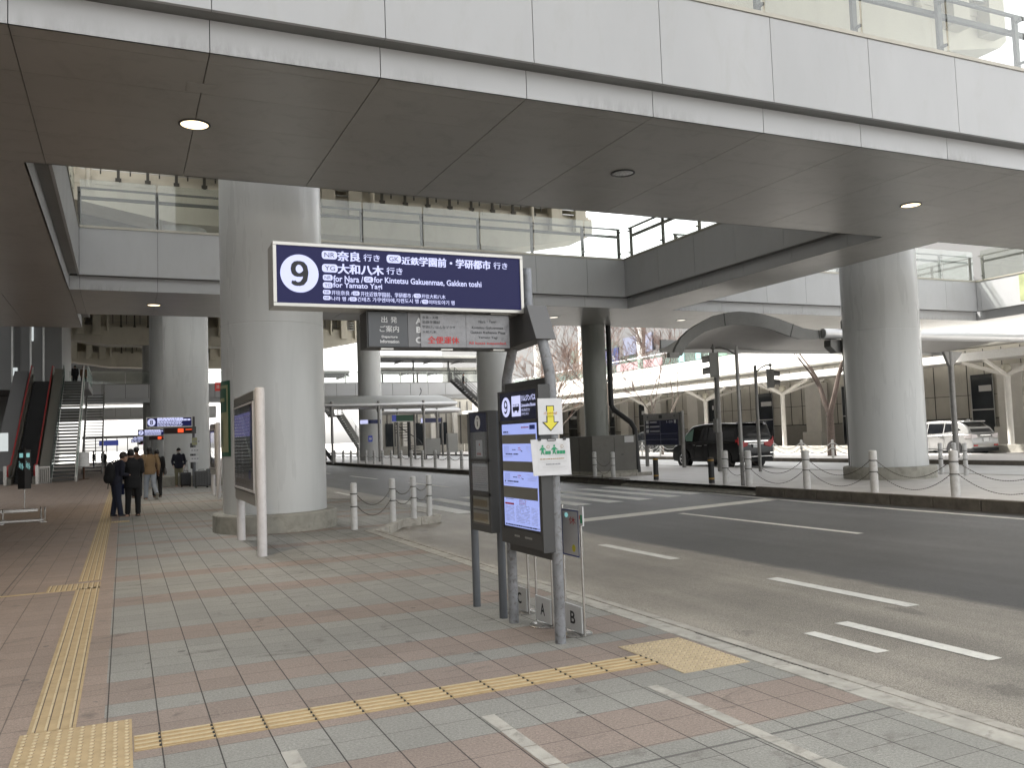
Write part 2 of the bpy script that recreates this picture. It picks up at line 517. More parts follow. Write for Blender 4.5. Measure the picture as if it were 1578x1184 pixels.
# foot-worn patches and spill stains
st = t.noise(2.4, 6, .65, t.scaled(P, (.9, 1.6, 1)), .9)
c = t.mix(t.m('MULTIPLY', t.maprange(st, .585, .70), .60), c, (.10,.09,.08,1))
sp = t.new('ShaderNodeTexVoronoi'); sp.inputs['Scale'].default_value = 2.1; sp.inputs['Randomness'].default_value = 1
t.L.new(P, sp.inputs['Vector'])
spd = t.m('MULTIPLY', t.m('LESS_THAN', t.m('ADD', sp.outputs['Distance'], t.m('MULTIPLY', t.noise(14, 3, .6, P), .10)), .120), .62)
c = t.mix(spd, c, (.09,.085,.08,1))
jx = jline(x, PX, .18, .0038); jy = jline(y, PY, 4.40, .0026)
jx2 = jline(x, PX*2, .18, .0050)
notleft = t.m('SUBTRACT', 1.0, t.m('MULTIPLY', left, .35))
c = t.mix(t.m('MULTIPLY', jy, .75), c, (.07,.06,.055,1))
c = t.mix(t.m('MULTIPLY', t.m('MULTIPLY', jx, .92), notleft), c, (.030,.026,.024,1))
# expansion joints across the walk
for yy, ww in ((3.655, .011), (10.97, .007), (21.9, .008)):
    g1 = t.m('LESS_THAN', t.m('ABSOLUTE', t.m('SUBTRACT', y, yy)), ww)
    c = t.mix(t.m('MULTIPLY', g1, .8), c, (.085,.08,.075,1))
g1 = t.m('LESS_THAN', t.m('ABSOLUTE', t.m('ADD', x, 1.27)), .008)
c = t.mix(t.m('MULTIPLY', g1, .7), c, (.05,.045,.04,1))
t.put(b.inputs['Base Color'], c)
b.inputs['Specular IOR Level'].default_value = .4
t.L.new(t.maprange(big, .3, .7, .55, .72), b.inputs['Roughness'])
h = t.m('SUBTRACT', t.m('MULTIPLY', t.m('ADD', grain, spk), .35), t.m('MULTIPLY', t.m('MAXIMUM', jx, t.m('MULTIPLY', jy, .5)), 1.0))
lump = t.noise(38, 5, .75, P)
h = t.m('ADD', h, t.m('MULTIPLY', lump, 1.2))
t.L.new(t.bump(h, .8, .005), b.inputs['Normal'])

# asphalt: worn brown-grey bus lane, darker newer lanes beyond
mt, t, b = base('asphalt')
P = t.pos(); X = t.sep(P)
xx = t.m('ADD', X[0], t.m('MULTIPLY', t.m('SUBTRACT', t.noise(2.5, 5, .6, P), .5), .22))
far = t.maprange(xx, 7.42, 7.60)
g1 = t.noise(95, 4, .85, P); g2 = t.noise(.7, 4, .6, P); g3 = t.noise(.9, 5, .7, t.scaled(P, (2.2,.25,1)))
brown = t.mix(t.maprange(g1, .36, .66), (.08,.073,.062,1), (.46,.42,.355,1))
dark = t.mix(t.maprange(g1, .3, .7), (.025,.025,.025,1), (.11,.11,.108,1))
c = t.mix(far, brown, dark)
c = t.mix(1.0, c, t.ramp(g2, [(.3, .82), (.7, 1.18)]), 'MULTIPLY')
c = t.mix(1.0, c, t.ramp(g3, [(.3, .88), (.7, 1.12)]), 'MULTIPLY')
sp2 = t.new('ShaderNodeTexVoronoi'); sp2.inputs['Scale'].default_value = .9; t.L.new(t.scaled(P,(1,.55,1)), sp2.inputs['Vector'])
od = t.m('LESS_THAN', t.m('ADD', sp2.outputs['Distance'], t.m('MULTIPLY', t.noise(9, 4, .7, P), .22)), .20)
c = t.mix(t.m('MULTIPLY', od, .35), c, (.05,.047,.042,1))
tr_ = t.noise(.55, 3, .5, t.scaled(P, (3.2,.06,1)))
c = t.mix(1.0, c, t.ramp(tr_, [(.35, .84), (.65, 1.14)]), 'MULTIPLY')
# scraped pale rim where the two surfaces meet
rim = t.m('SUBTRACT', 1.0, t.maprange(t.m('ABSOLUTE', t.m('SUBTRACT', xx, 7.42)), .0, .10))
c = t.mix(t.m('MULTIPLY', t.m('MULTIPLY', rim, t.maprange(t.noise(5, 5, .7, P), .45, .65)), .35), c, (.42,.40,.35,1))
t.put(b.inputs['Base Color'], c)
b.inputs['Roughness'].default_value = .48
t.L.new(t.bump(t.m('ADD', g1, t.m('MULTIPLY', t.noise(28,4,.7,P), .8)), 1.0, .008), b.inputs['Normal'])

glass('rail_glass', (.88,.90,.88), .09)
glass('case_glass', (.9,.92,.94), .05, .02)
glass('stair_glass', (.70,.82,.78), .15)

SB = E(1.0)
emis('sign_white', (.64,.67,1.0), SB*.92)
emis('sign_navy', (.008,.009,.060), SB*.9)
emis('screen', (.42,.50,1.0), SB*.78)
emis('screen_dim', (.30,.27,.62), SB*.42)
emis('led_red', (1.0,.10,.03), SB*1.2)
emis('led_dark', (.03,.015,.012), SB*.3)
emis('sign_blue', (.12,.15,.55), SB*.35)
emis('sign_mint', (.35,.75,.75), SB*.55)
emis('lamp_warm', (1.0,.78,.46), SB*4)
emis('lamp_pale', (1.0,.93,.80), SB*1.6)
emis('light_case', (.80,.86,.86), SB*.7)
# ================================================================ GROUND
ZM = .06
def sheet(name, x0, x1, y0, y1, z, m, nx=1, ny=1):
    mb = MB(); mb.quad((x0,y0,z),(x1,y0,z),(x1,y1,z),(x0,y1,z)); o = mb.build(name, MT[m], smooth=0)
    return tag(o, kind='structure')
sheet('ground', -900, 1500, -300, 2500, -.30, 'far_ground')
# main pavement with the bulb of kerb at the crossing (polygon)
kerb_pts = [(3.97,15.42),(4.43,15.86),(5.05,17.05),(5.55,17.22),(5.98,17.35),(6.02,18.2),(5.95,20.6),(5.93,22.3),(5.93,24.0),(5.1,25.6),(4.3,26.8),(4.1,28.0)]
mb = MB()
mb.add([(-30,-12,0),(3.94,-12,0),(3.94,15.42,0)] + [(x,y,0) for x,y in kerb_pts[1:]] + [(4.05,28,0),(4.05,140,0),(-30,140,0)],
       [tuple(range(3+len(kerb_pts)-1+3))])
tag(mb.build('pavement', MT['pavement'], smooth=0), kind='structure')
mb = MB(); mb.quad((3.9,-12,-.15),(15.9,-12,-.15),(15.9,140,-.15),(3.9,140,-.15))
tag(mb.build('road', MT['asphalt'], smooth=0), kind='structure')
sheet('taxi_lane', 22.3, 28.2, -12, 140, .0, 'taxi_asphalt')
# median refuge
mb = MB(); mb.quad((15.08,-12,ZM),(22.3,-12,ZM),(22.3,140,ZM),(15.08,140,ZM))
tag(mb.build('median_pavement', MT['median_paving'], smooth=0), kind='structure')
mb = MB(); mb.box(22.3,22.42,-12,140,-.05,ZM+.012)
tag(mb.build('median_kerb', MT['kerb_light'], smooth=0), kind='structure')
sheet('parking_road', 34.2, 36.4, -12, 140, -.02, 'taxi_asphalt')
mb = MB(); mb.box(28.3,34.2,-12,140,-.1,.16)
tag(mb.build('tree_strip', MT['median_paving'], smooth=0), kind='structure')
mb = MB(); mb.box(28.14,28.3,-12,140,-.1,.165)
tag(mb.build('strip_kerb', MT['kerb_dark'], smooth=0), kind='structure')
sheet('canopy_pavement', 36.4, 47, -12, 140, .10, 'median_paving')

# kerbs ---------------------------------------------------------
mb = MB(); y = -8.0
rr = random.Random(3)
while y < 15.3:
    L = .60
    dz = rr.uniform(-.002, .002)
    mb.box(3.945+rr.uniform(0,.004), 4.105, y+.004, min(y+L-.004, 15.42), -.2, .004+dz)
    y += L
o = mb.build('kerb', MT['kerb_light'], smooth=0, bevel=.008); tag(o, kind='structure')
mb = MB()
yy_ = -8.0
while yy_ < 15.9:
    y2_ = min(yy_+1.2, 16.0); mb.box(4.170,4.262,yy_+.004,y2_-.004,-.2,-.010+rr.uniform(-.002,.002)); yy_ = y2_
for a_, c_ in ((-8,4.355),(5.785,16.0)): mb.box(4.112,4.166,a_,c_,-.2,-.014)
tag(mb.build('gutter_kerb', MT['kerb'], smooth=0, bevel=.006), kind='structure')
# bulb kerb, raised stones
mb = MB()
def stone_line(mb, pts, w, z0, z1, L=.62, gap=.012, m=0):
    for a, b in zip(pts[:-1], pts[1:]):
        a = Vector(a); b = Vector(b); d = b-a; n = max(1, round(d.length/L)); u = d.normalized(); r = Vector((u.y,-u.x))
        for i in range(n):
            p = a+d*(i/n)+u*gap/2; q = a+d*((i+1)/n)-u*gap/2; c = (p+q)/2
            mb.obox((c.x+r.x*w/2, c.y+r.y*w/2, (z0+z1)/2), tuple(((q-p)/2).to_3d()), tuple((r*w/2).to_3d()), (0,0,(z1-z0)/2), m)
stone_line(mb, kerb_pts, .15, -.2, .008)
tag(mb.build('bay_kerb', MT['kerb'], smooth=0, bevel=.012), kind='structure')
mb = MB()
stone_line(mb, [(4.15,28),(4.15,120)], .15, -.2, .008, L=2)
tag(mb.build('far_bay_kerb', MT['kerb'], smooth=0), kind='structure')
# median kerb facing the road
mb = MB()
stone_line(mb, [(15.05,-8),(15.05,18.0)], -.15 if False else .15, -.2, ZM+.02, L=1.1, gap=.02)
stone_line(mb, [(15.22,24.6),(15.22,110)], .15, -.2, ZM+.02, L=1.1, gap=.02)
tag(mb.build('median_road_kerb', MT['kerb_dark'], smooth=0, bevel=.015), kind='structure')
mb = MB()
stone_line(mb, [(15.0,18.0),(15.0,24.6)], .2, -.2, -.11+.02, L=.8, gap=.01)
mb.quad((15.05,18.0,-.09),(15.9,18.0,ZM+.004),(15.9,24.6,ZM+.004),(15.05,24.6,-.09))
tag(mb.build('dropped_kerb', MT['kerb_light'], smooth=0), kind='structure')

# gutter drain beside the kerb
g_ = empty('gutter_grate', (4.15,5.2,0), 0, 'narrow black slotted drain grate in the kerb beside the bus lane', 'drain')
mb = MB(); mb.box(4.112,4.166,4.36,5.78,-.09,-.035); mb.build('channel', MT['black'], g_, smooth=0)
mb = MB()
y = 4.37
while y < 5.77:
    mb.box(4.114,4.164,y,y+.013,-.03,-.014); y += .036
mb.box(4.112,4.117,4.36,5.78,-.03,-.013); mb.box(4.161,4.166,4.36,5.78,-.03,-.013)
mb.build('bars', MT['box_gray'], g_, smooth=0)

# painted markings ----------------------------------------------
mb = MB(); ZR = -.146
def stripe(x0, x1, y0, y1, skew=0): mb.quad((x0,y0,ZR),(x1,y0+skew,ZR),(x1,y1+skew,ZR),(x0,y1,ZR))
stripe(6.78,6.95,6.03,8.0); stripe(6.78,6.95,9.92,11.91); stripe(5.23,5.36,4.96,5.74); stripe(5.72,5.87,4.39,5.88)
stripe(6.78,6.95,28.4,30.6); stripe(6.78,6.95,33.5,35.5)
stripe(6.78,6.95,1.0,3.0); stripe(5.72,5.87,.8,2.2)
tag(mb.build('bus_bay_marking', MT['marking'], smooth=0), kind='structure')
mb = MB()
stripe(10.70,10.85,10.4,15.3); stripe(10.70,10.85,29.7,34.4); stripe(10.70,10.85,39.3,44.5); stripe(10.70,10.85,49.3,54.5); stripe(10.70,10.85,0,5.4)
stripe(10.70,10.85,59.3,64.5)
tag(mb.build('lane_marking', MT['marking'], smooth=0), kind='structure')
mb = MB(); mb.quad((6.9,14.9,ZR),(14.55,16.45,ZR),(14.55,17.0,ZR),(6.9,15.42,ZR))
tag(mb.build('stop_line', MT['marking'], smooth=0), kind='structure')
mb = MB()
ex = [(-5,14.25),(9,14.3),(15.3,14.4),(19,14.72),(27,14.75),(39,15.0),(120,15.0)]
for (ya,xa),(yb,xb) in zip(ex[:-1],ex[1:]): mb.quad((xa-.08,ya,ZR),(xa+.08,ya,ZR),(xb+.08,yb,ZR),(xb-.08,yb,ZR))
tag(mb.build('edge_line', MT['marking_far'], smooth=0), kind='structure')
mb = MB()
for x, ya, yb in ((6.35,19.4,24.4),(7.35,18.9,24.3),(8.35,18.8,24.3),(9.35,18.8,24.2),(10.4,18.8,24.2),(11.4,18.9,24.2),(12.35,19.0,24.3),(13.4,19.25,24.4),(14.38,19.6,24.5)):
    mb.quad((x-.25,ya,ZR),(x+.22,ya+.02,ZR),(x+.22,yb,ZR),(x-.25,yb,ZR))
tag(mb.build('crosswalk', MT['marking_cross'], smooth=0), kind='structure')

# cream inlay strips in the paving
mb = MB()
for x in (.735, 1.86, 2.985):
    yy = 4.69
    while yy > -1:
        mb.quad((x,yy-.278,.0030),(x+.083,yy-.278,.0030),(x+.083,yy-.002,.0030),(x,yy-.002,.0030)); yy -= .2845
tag(mb.build('inlay_strip', MT['kerb_light'], smooth=0), kind='structure')

# tactile paving -------------------------------------------------
tp = MB(); td = MB(); tb = MB(); gm = MB(); dd_ = MB()
def dome(mb, x, y, r=.0125, h=.006):
    mb.lathe([(r,0.0),(r*.85,h*.6),(r*.55,h)], (x,y,.0055), n=8, m=1)
    mb.add([(x+.5*r,y-r*1.3,.0056),(x+r*1.35,y-.5*r,.0056),(x+r*1.0,y+.1*r,.0056),(x,y-r*.9,.0056)],[(0,1,2,3)],2)  # dark crescent paints the shaded side of the dome
# main run along the walk
y = 5.72
while y < 110:
    L = .2845
    if not (11.27 < y+.1 < 11.8):
        tp.box(-.512,-.262,y+.0015,y+L-.0015,.0,.0045)
        for k in range(4):
            xc = -.482 + k*.0635
            tp.box(xc-.0062,xc+.0062,y+.006,y+L-.006,.0045,.0105,1)
            if y < 40: tp.box(xc+.0063,xc+.0125,y+.003,y+L-.003,.0045,.0052,2)  # dark strip paints shade along the right of each bar
    y += L
# crossing piece of bars at 11.3-11.8 and the thin plain line to the left
for xx0, n in ((-.82, 9),):
    tp.box(-.82,-.262,11.28,11.80,0,.0045)
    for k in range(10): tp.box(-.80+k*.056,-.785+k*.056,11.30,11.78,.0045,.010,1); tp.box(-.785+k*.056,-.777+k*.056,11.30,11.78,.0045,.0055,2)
tp.box(-1.75,-.83,11.28,11.36,0,.0035)
tag(tp.build('tactile_path', [MT['tactile'],MT['tactile_bar'],MT['relief_shade']], smooth=0), kind='structure')
# dot blocks
for (x0,x1,y0,y1) in ((-.545,.035,4.30,5.71),(-.26,.12,21.2,21.6)):
    td.box(x0,x1,y0,y1,0,.005)
    nx = round((x1-x0)/.0555); ny = round((y1-y0)/.0555)
    for i in range(nx):
        for j in range(ny):
            dome(td, x0+(i+.5)*(x1-x0)/nx, y0+(j+.5)*(y1-y0)/ny)
tag(td.build('tactile_dots', [MT['tactile'],MT['tactile_bar'],MT['relief_shade']], smooth=0), kind='structure')
td = MB(); td.box(3.362,3.905,4.82,5.65,0,.005)
for i in range(10):
    for j in range(15): dome(td, 3.362+(i+.5)*.0543, 4.82+(j+.5)*.0553)
tag(td.build('tactile_dots_kerbside', [MT['tactile_pale'],MT['tactile_bar'],MT['relief_shade']], smooth=0), kind='structure')
# branch toward the kerb: bars along x, split at slab joints
x = .04
jo = [.04,.1800]+[.18+.2778*k for k in range(1,12)]+[3.36]
for a, bb in zip(jo[:-1], jo[1:]):
    if bb > 3.36: bb = 3.36
    if bb-a < .03: continue
    tb.box(a+.002,bb-.002,5.10,5.372,0,.0045)
    for k in range(4):
        yc = 5.133+k*.0685
        tb.box(a+.008,bb-.008,yc-.0085,yc+.0085,.0045,.0105,1); tb.box(a+.006,bb-.006,yc-.0135,yc-.0086,.0045,.0052,2); tb.box(bb-.013,bb-.002,yc-.017,yc+.004,.0045,.0112,3)  # amber strip paints the shade on each bar's near side
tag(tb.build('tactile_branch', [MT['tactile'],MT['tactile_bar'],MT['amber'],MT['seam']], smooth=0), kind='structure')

# ================================================================ ELEVATED WALKWAYS
ZS, ZL, ZU, ZC = 5.80, 6.16, 7.38, 7.45
SP = 1.868; SX0 = -1.0
def seams(a, b, s0):
    k = math.ceil((a-s0)/SP - 1e-6); out = [a]
    while s0+k*SP < b-.05:
        if s0+k*SP > a+.05: out.append(s0+k*SP)
        k += 1
    return out+[b]
def face(root, axis, pos, a0, a1, sgn, s0=SX0, rail=True, matl='panel', trim=(0,0), low='fascia_low'):
    """fascia along a walkway edge. axis 'x': runs along x at y=pos; sgn = outward direction"""
    g = .010
    def B(mb, a, b, d0, d1, z0, z1, m=0):
        p0, p1 = pos+sgn*d0, pos+sgn*d1
        if axis == 'x': mb.box(a,b,p0,p1,z0,z1,m)
        else: mb.box(p0,p1,a,b,z0,z1,m)
    ss = seams(a0, a1, s0)
    mb = MB()
    for a, b in zip(ss[:-1], ss[1:]):
        B(mb, a+g/2, b-g/2, -.03, 0, ZS, ZL-.004)
    mb.build('lower_fascia', MT[low], root, smooth=0)
    mb = MB(); e0, e1 = a0-trim[0], a1+trim[1]
    s2 = [e0]+ss[1:-1]+[e1]
    for a, b in zip(s2[:-1], s2[1:]):
        B(mb, a+g/2, b-g/2, .20, .24, ZL+.012, ZU)
        B(mb, a+g/2, b-g/2, .20, .25, ZL-.006, ZL+.009)
    mb.build('upper_fascia', MT[matl], root, smooth=0)
    mb = MB()
    B(mb, e0, e1, -.02, .198, ZL, ZL+.05)
    B(mb, e0, e1, -.05, .195, ZL+.05, ZU-.01)
    B(mb, a0, a1, -.08, -.032, ZS+.03, ZL)
    mb.build('fascia_backing', MT['seam'] if False else MT['canopy_metal'], root, smooth=0)
    mb = MB()
    B(mb, e0, e1, -.05, .262, ZU+.003, ZC-.025); B(mb, e0, e1, -.02, .245, ZC-.025, ZC)
    mb.build('coping', MT['coping'], root, smooth=0)
    if rail:
        mb = MB()
        def line(z, d, w, h):
            B(mb, e0, e1, d-w/2, d+w/2, z-h/2, z+h/2)
        line(8.49, .0, .05, .05); line(8.27, -.14, .07, .08)
        r = mb.build('handrail', MT['rail_steel'], root, smooth=0)
        posts = [s for s in ss[1:-1]] or [(a0+a1)/2]
        if ss[1]-ss[0] > 1.0: posts = [e0+.06]+posts
        if len(ss) > 2 and ss[-1]-ss[-2] > 1.0: posts = posts+[e1-.06]
        for s in posts:
            mb = MB(); B(mb, s-.045, s+.045, -.03, .03, ZC-.02, 8.50); B(mb, s-.02, s+.02, .03, .13, 7.62, 7.66); B(mb, s-.02, s+.02, .03, .13, 8.35, 8.39)
            B(mb, s-.02, s+.02, -.14, -.03, 8.25, 8.28)
            mb.build('rail_post', MT['rail_steel'], root, smooth=0)
        for a, b in zip(s2[:-1], s2[1:]):
            if b-a < .2: continue
            mb = MB(); B(mb, a+.02, b-.02, .135, .147, ZC+.01, 8.68)
            mb.build('glass_panel', MT['rail_glass'], root, smooth=0)
def soffit(root, x0, x1, y0, y1, ys=None, m='soffit'):
    mb = MB(); g = .010
    xs = seams(x0, x1, SX0)
    if ys is None:
        ys = [y0]; k = 1
        while y0+.97*k < y1-.2: ys.append(y0+.97*k); k += 1
        ys.append(y1)
    for a, b in zip(xs[:-1], xs[1:]):
        for c, d in zip(ys[:-1], ys[1:]):
            mb.box(a+g/2,b-g/2,c+g/4,d-g/4,ZS,ZS+.03)
    mb.build('soffit', MT[m], root, smooth=0)
    mb = MB(); mb.box(x0+.01,x1-.01,y0+.01,y1-.01,ZS+.034,ZS+.42)
    mb.build('deck', MT['seam'], root, smooth=0)
YN = [9.39,9.65,10.56,11.58,12.52,13.46,13.92]
w1 = empty('elevated_walkway', (8,11.6,ZS), 0, 'nearest elevated walkway crossing overhead with pale metal fascia panels and dark grey soffit', 'walkway', 'elevated walkway decks')
soffit(w1, -22.6, 60, 9.39, 13.92, YN)
face(w1, 'x', 9.39, -22.6, 60, -1)
face(w1, 'x', 13.92, -1.25, 15.6, 1, rail=False, trim=(-.262,-.262)); face(w1, 'x', 13.92, 17.4, 32.8, 1, rail=False, trim=(-.262,-.262)); 
w2 = empty('elevated_walkway', (-6,23,ZS), 0, 'left elevated walkway running away beside the terminal wall, brownish soffit', 'walkway', 'elevated walkway decks')
soffit(w2, -12.2, -1.25, 13.92, 32.3)
face(w2, 'y', -1.25, 13.92, 24.65, 1, s0=13.92, trim=(-.262,-.262)); face(w2, 'y', -1.25, 29.05, 32.3, 1, s0=29.05, rail=False)
face(w2, 'x', 32.3, -12.2, -1.25, 1)
w3 = empty('elevated_walkway', (7,26.8,ZS), 0, 'elevated walkway crossing behind the bus sign, grey fascia with glass railing above', 'walkway', 'elevated walkway decks')
soffit(w3, -1.25, 35.4, 24.65, 29.05)
face(w3, 'x', 24.65, -1.25, 15.6, -1, trim=(-.20,-.20)); face(w3, 'x', 24.65, 17.4, 32.8, -1, trim=(-.20,-.20)); face(w3, 'x', 29.05, -1.25, 35.4, 1, rail=False)
w4 = empty('elevated_walkway', (16.5,19,ZS), 0, 'narrow elevated link walkway joining two decks, shaded dark fascia with open railing', 'walkway', 'elevated walkway decks')
soffit(w4, 15.6, 17.4, 13.92, 24.65)
face(w4, 'y', 15.6, 13.92, 24.65, -1, s0=13.92+1.0, trim=(-.262,-.262)); face(w4, 'y', 17.4, 13.92, 24.65, 1, s0=13.92+1.0, rail=False, trim=(-.262,-.262))
w5 = empty('elevated_walkway', (34,20,ZS), 0, 'elevated walkway at the right edge with a green moss streak on its pale fascia', 'walkway', 'elevated walkway decks')
soffit(w5, 32.8, 35.4, 13.92, 24.65)
face(w5, 'y', 32.8, 13.92, 24.65, -1, s0=13.0, trim=(-.262,-.262)); face(w5, 'y', 35.4, 13.92, 29.05, 1, s0=13.0, rail=False)
mb = MB(); mb.box(32.545,32.556,22.15,22.5,6.3,7.35); mb.box(32.545,32.555,20.3,20.5,6.5,7.3); mb.build('moss_stain', MT['moss'], w5, smooth=0)
# far decks
def far_deck(x0, x1, y0, y1, label, s0=0.4, rail=True):
    w = empty('elevated_walkway', ((x0+x1)/2,y0,ZS), 0, label, 'walkway', 'elevated walkway decks')
    mb = MB(); mb.box(x0,x1,y0+.02,y1,ZS,ZS+.4); mb.build('soffit', MT['soffit'], w, smooth=0)
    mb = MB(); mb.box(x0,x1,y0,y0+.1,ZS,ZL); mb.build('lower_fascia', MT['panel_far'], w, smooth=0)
    mb = MB(); a = x0
    while a < x1-.01:
        mb.box(a+.02,min(a+1.868,x1)-.02,y0-.24,y0-.18,ZL,ZU); a += 1.868
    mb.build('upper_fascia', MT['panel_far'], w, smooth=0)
    mb = MB(); mb.box(x0,x1,y0-.17,y0+.3,ZL+.02,ZC); mb.build('fascia_backing', MT['canopy_metal'], w, smooth=0)
    if rail:
        mb = MB(); mb.box(x0,x1,y0-.02,y0+.04,8.47,8.52)
        a = x0
        while a < x1: mb.box(a-.04,a+.04,y0-.03,y0+.03,ZC,8.5); a += 1.868*1.5
        mb.build('handrail', MT['rail_light'], w, smooth=0)
        mb = MB(); mb.box(x0,x1,y0-.13,y0-.115,ZC,8.6); mb.build('glass_panel', MT['rail_glass'], w, smooth=0)
    return w
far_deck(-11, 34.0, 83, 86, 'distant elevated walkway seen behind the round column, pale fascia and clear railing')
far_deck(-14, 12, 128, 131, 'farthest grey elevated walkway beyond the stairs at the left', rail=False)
mb = MB(); mb.box(-9,7.5,150,160,9.2,22); mb.box(-9,7.5,149.5,149.9,12,12.6); mb.box(-9,7.5,149.5,149.9,15,15.6)
tag(mb.build('far_building', MT['terminal_wall'], None, smooth=0), 'grey upper storeys of a building closing the far end of the walk', 'building')
# walkway along the far building, sunlit
w6 = empty('elevated_walkway', (43.5,70,6), 0, 'sunlit white walkway parapet along the far building behind the bare trees', 'walkway', 'elevated walkway decks')
mb = MB()
y = 22.0
while y < 140:
    mb.box(43.5,43.6,y+.02,y+5.6-.02,6.3,7.42); y += 5.6
mb.build('parapet', MT['white_paint'], w6, smooth=0)
mb = MB(); mb.box(43.3,43.45,22,140,5.92,6.24); mb.box(43.62,49.5,22,140,5.95,6.3); mb.build('deck', MT['canopy_top'], w6, smooth=0)
mb = MB(); mb.tube([(43.62,22,8.5),(43.62,140,8.5)], .05, 8)
mb.build('handrail', MT['tube_metal'], w6)
y = 23
while y < 140:
    mb = MB(); mb.box(43.58,43.66,y-.04,y+.04,7.42,8.5); mb.build('rail_post', MT['rail_light'], w6, smooth=0); y += 2.8
mb = MB(); mb.box(43.54,43.56,22,140,7.44,8.35); mb.build('glass_panel', MT['stair_glass'], w6, smooth=0)
for (ya,yb,m) in ((63.5,66.5,'pale_red'),(60.2,61.0,'pale_mint'),(57.9,58.6,'pale_mint'),(54.6,55.6,'pale_green'),(67.5,71.2,'pale_red')):
    mb = MB(); mb.box(43.50,43.53,ya,yb,7.5,8.2); o = mb.build('railing_poster', MT[m], smooth=0)
    tag(o, {67.5:'long faded pink banner on the far walkway railing',63.5:'short faded pink banner on the far walkway railing',60.2:'left mint sticker on the far walkway railing',57.9:'right mint sticker on the far walkway railing',54.6:'pale green sticker on the far walkway railing'}[ya], 'banner', 'banners on the far walkway railing')

# downlights ------------------------------------------------------
def downlight(x, y, label, lit='lamp_warm', r=.17):
    t = empty('downlight', (x,y,ZS), 0, label, 'ceiling light', 'round downlights in the walkway soffits')
    mb = MB(); mb.lathe([(r+.028,.0),(r+.03,-.012),(r+.005,-.016),(r,-.004),(r-.004,.02)], (x,y,ZS), n=32, caps=False); mb.build('trim_ring', MT['dark_steel'], t)
    mb = MB(); mb.lathe([(r-.001,-.006),(r-.03,-.0075),(.0005,-.009)], (x,y,ZS), n=32, caps=False)
    mb.build('lens', MT[lit], t)
    return t
def glow(x, y):
    l = bpy.data.lights.new('downlight_lamp','SPOT'); l.energy = 90; l.spot_size = math.radians(130); l.spot_blend = .8; l.shadow_soft_size = .15; l.color = (1,.80,.55)
    o = bpy.data.objects.new('downlight_lamp', l); COL.objects.link(o); o.location = (x,y,ZS-.03)
for p_ in ((.87,11.6),(13.87,11.65),(.84,26.85)): glow(*p_)
downlight(.87,11.6,'lit warm downlight in the nearest soffit, upper left of the bus sign')
t = downlight(7.39,11.65,'unlit downlight with bare metal reflector in the nearest soffit','steel')
downlight(13.87,11.65,'lit warm downlight in the nearest soffit above the right column')
downlight(.84,26.85,'small lit downlight in the soffit left of the big column')
downlight(13.98,27.0,'dim pale downlight in the soffit behind the sign post','lamp_pale')
downlight(19.3,26.8,'dim pale downlight in the soffit left of the arched canopy','lamp_pale')
for x, y in ((.86,10.37),(.84,28.2)):
    mb = MB(); mb.box(x-.17,x+.17,y-.14,y+.14,ZS-.004,ZS-.001); mb.box(x-.16,x+.16,y-.13,y+.13,ZS-.008,ZS-.004)
    tag(mb.build('access_panel', MT['soffit'], smooth=0), 'small square ceiling hatch in the soffit beside the %s downlight' % ('nearest left' if y < 20 else 'farther left'), 'hatch')

# ================================================================ COLUMNS
def column(x, y, r, top, label, plinth=None, zb=0.0, m='column_paint', joints=(3.6,), ph=.34):
    t = empty('round_column', (x,y,zb), 0, label, 'column', 'round columns under the viaduct')
    mb = MB(); prof = [(r,0)]
    for j in joints: prof += [(r,j-.012),(r-.006,j-.008),(r-.006,j+.008),(r,j+.012)]
    prof += [(r,top-zb)]
    mb.lathe(prof, (x,y,zb), n=64); mb.build('shaft', MT[m], t)
    if plinth:
        mb = MB(); mb.lathe([(plinth,0),(plinth,ph-.03),(plinth-.03,ph),(.0+r-.01,ph)], (x,y,zb), n=64, caps=False)
        mb.build('plinth', MT['plinth'], t)
    return t
column(2.69,17.22,.971,13.2,'huge pale round column behind the nine sign, on a concrete plinth',1.163, joints=(3.9,7.6))
column(20.0,18.1,1.04,13.2,'huge pale round column at the right on a wide concrete plinth',1.24,ZM, joints=(4.2,))
column(2.62,41.6,.97,13.2,'pale round column behind the stop eight sign on a square plinth',None, joints=(5.2,))
mb = MB()
column(2.7,66,.97,13.2,'farther round column just left of the stop eight column',1.16)
column(2.7,90,.97,13.2,'farthest round column at the end of the left row',1.16)
column(18.9,70.6,.97,13.2,'distant pale column with a small blue plate behind the big column',None,ZM)
column(18.1,42.0,.97,13.2,'pale column rising just behind the forked sign post',None,ZM)
column(16.9,30.9,.455,ZS,'slim dark column standing in a grey cabinet under the walkway',None,ZM,'column_dark',joints=(3.2,))
t = [o for o in bpy.data.objects if o.get('label','').startswith('pale round column behind the stop eight')][0]
mb = MB(); mb.box(1.5,3.9,39.2,43.0,0,.42); mb.build('plinth', MT['plinth'], t, smooth=0, bevel=.03)

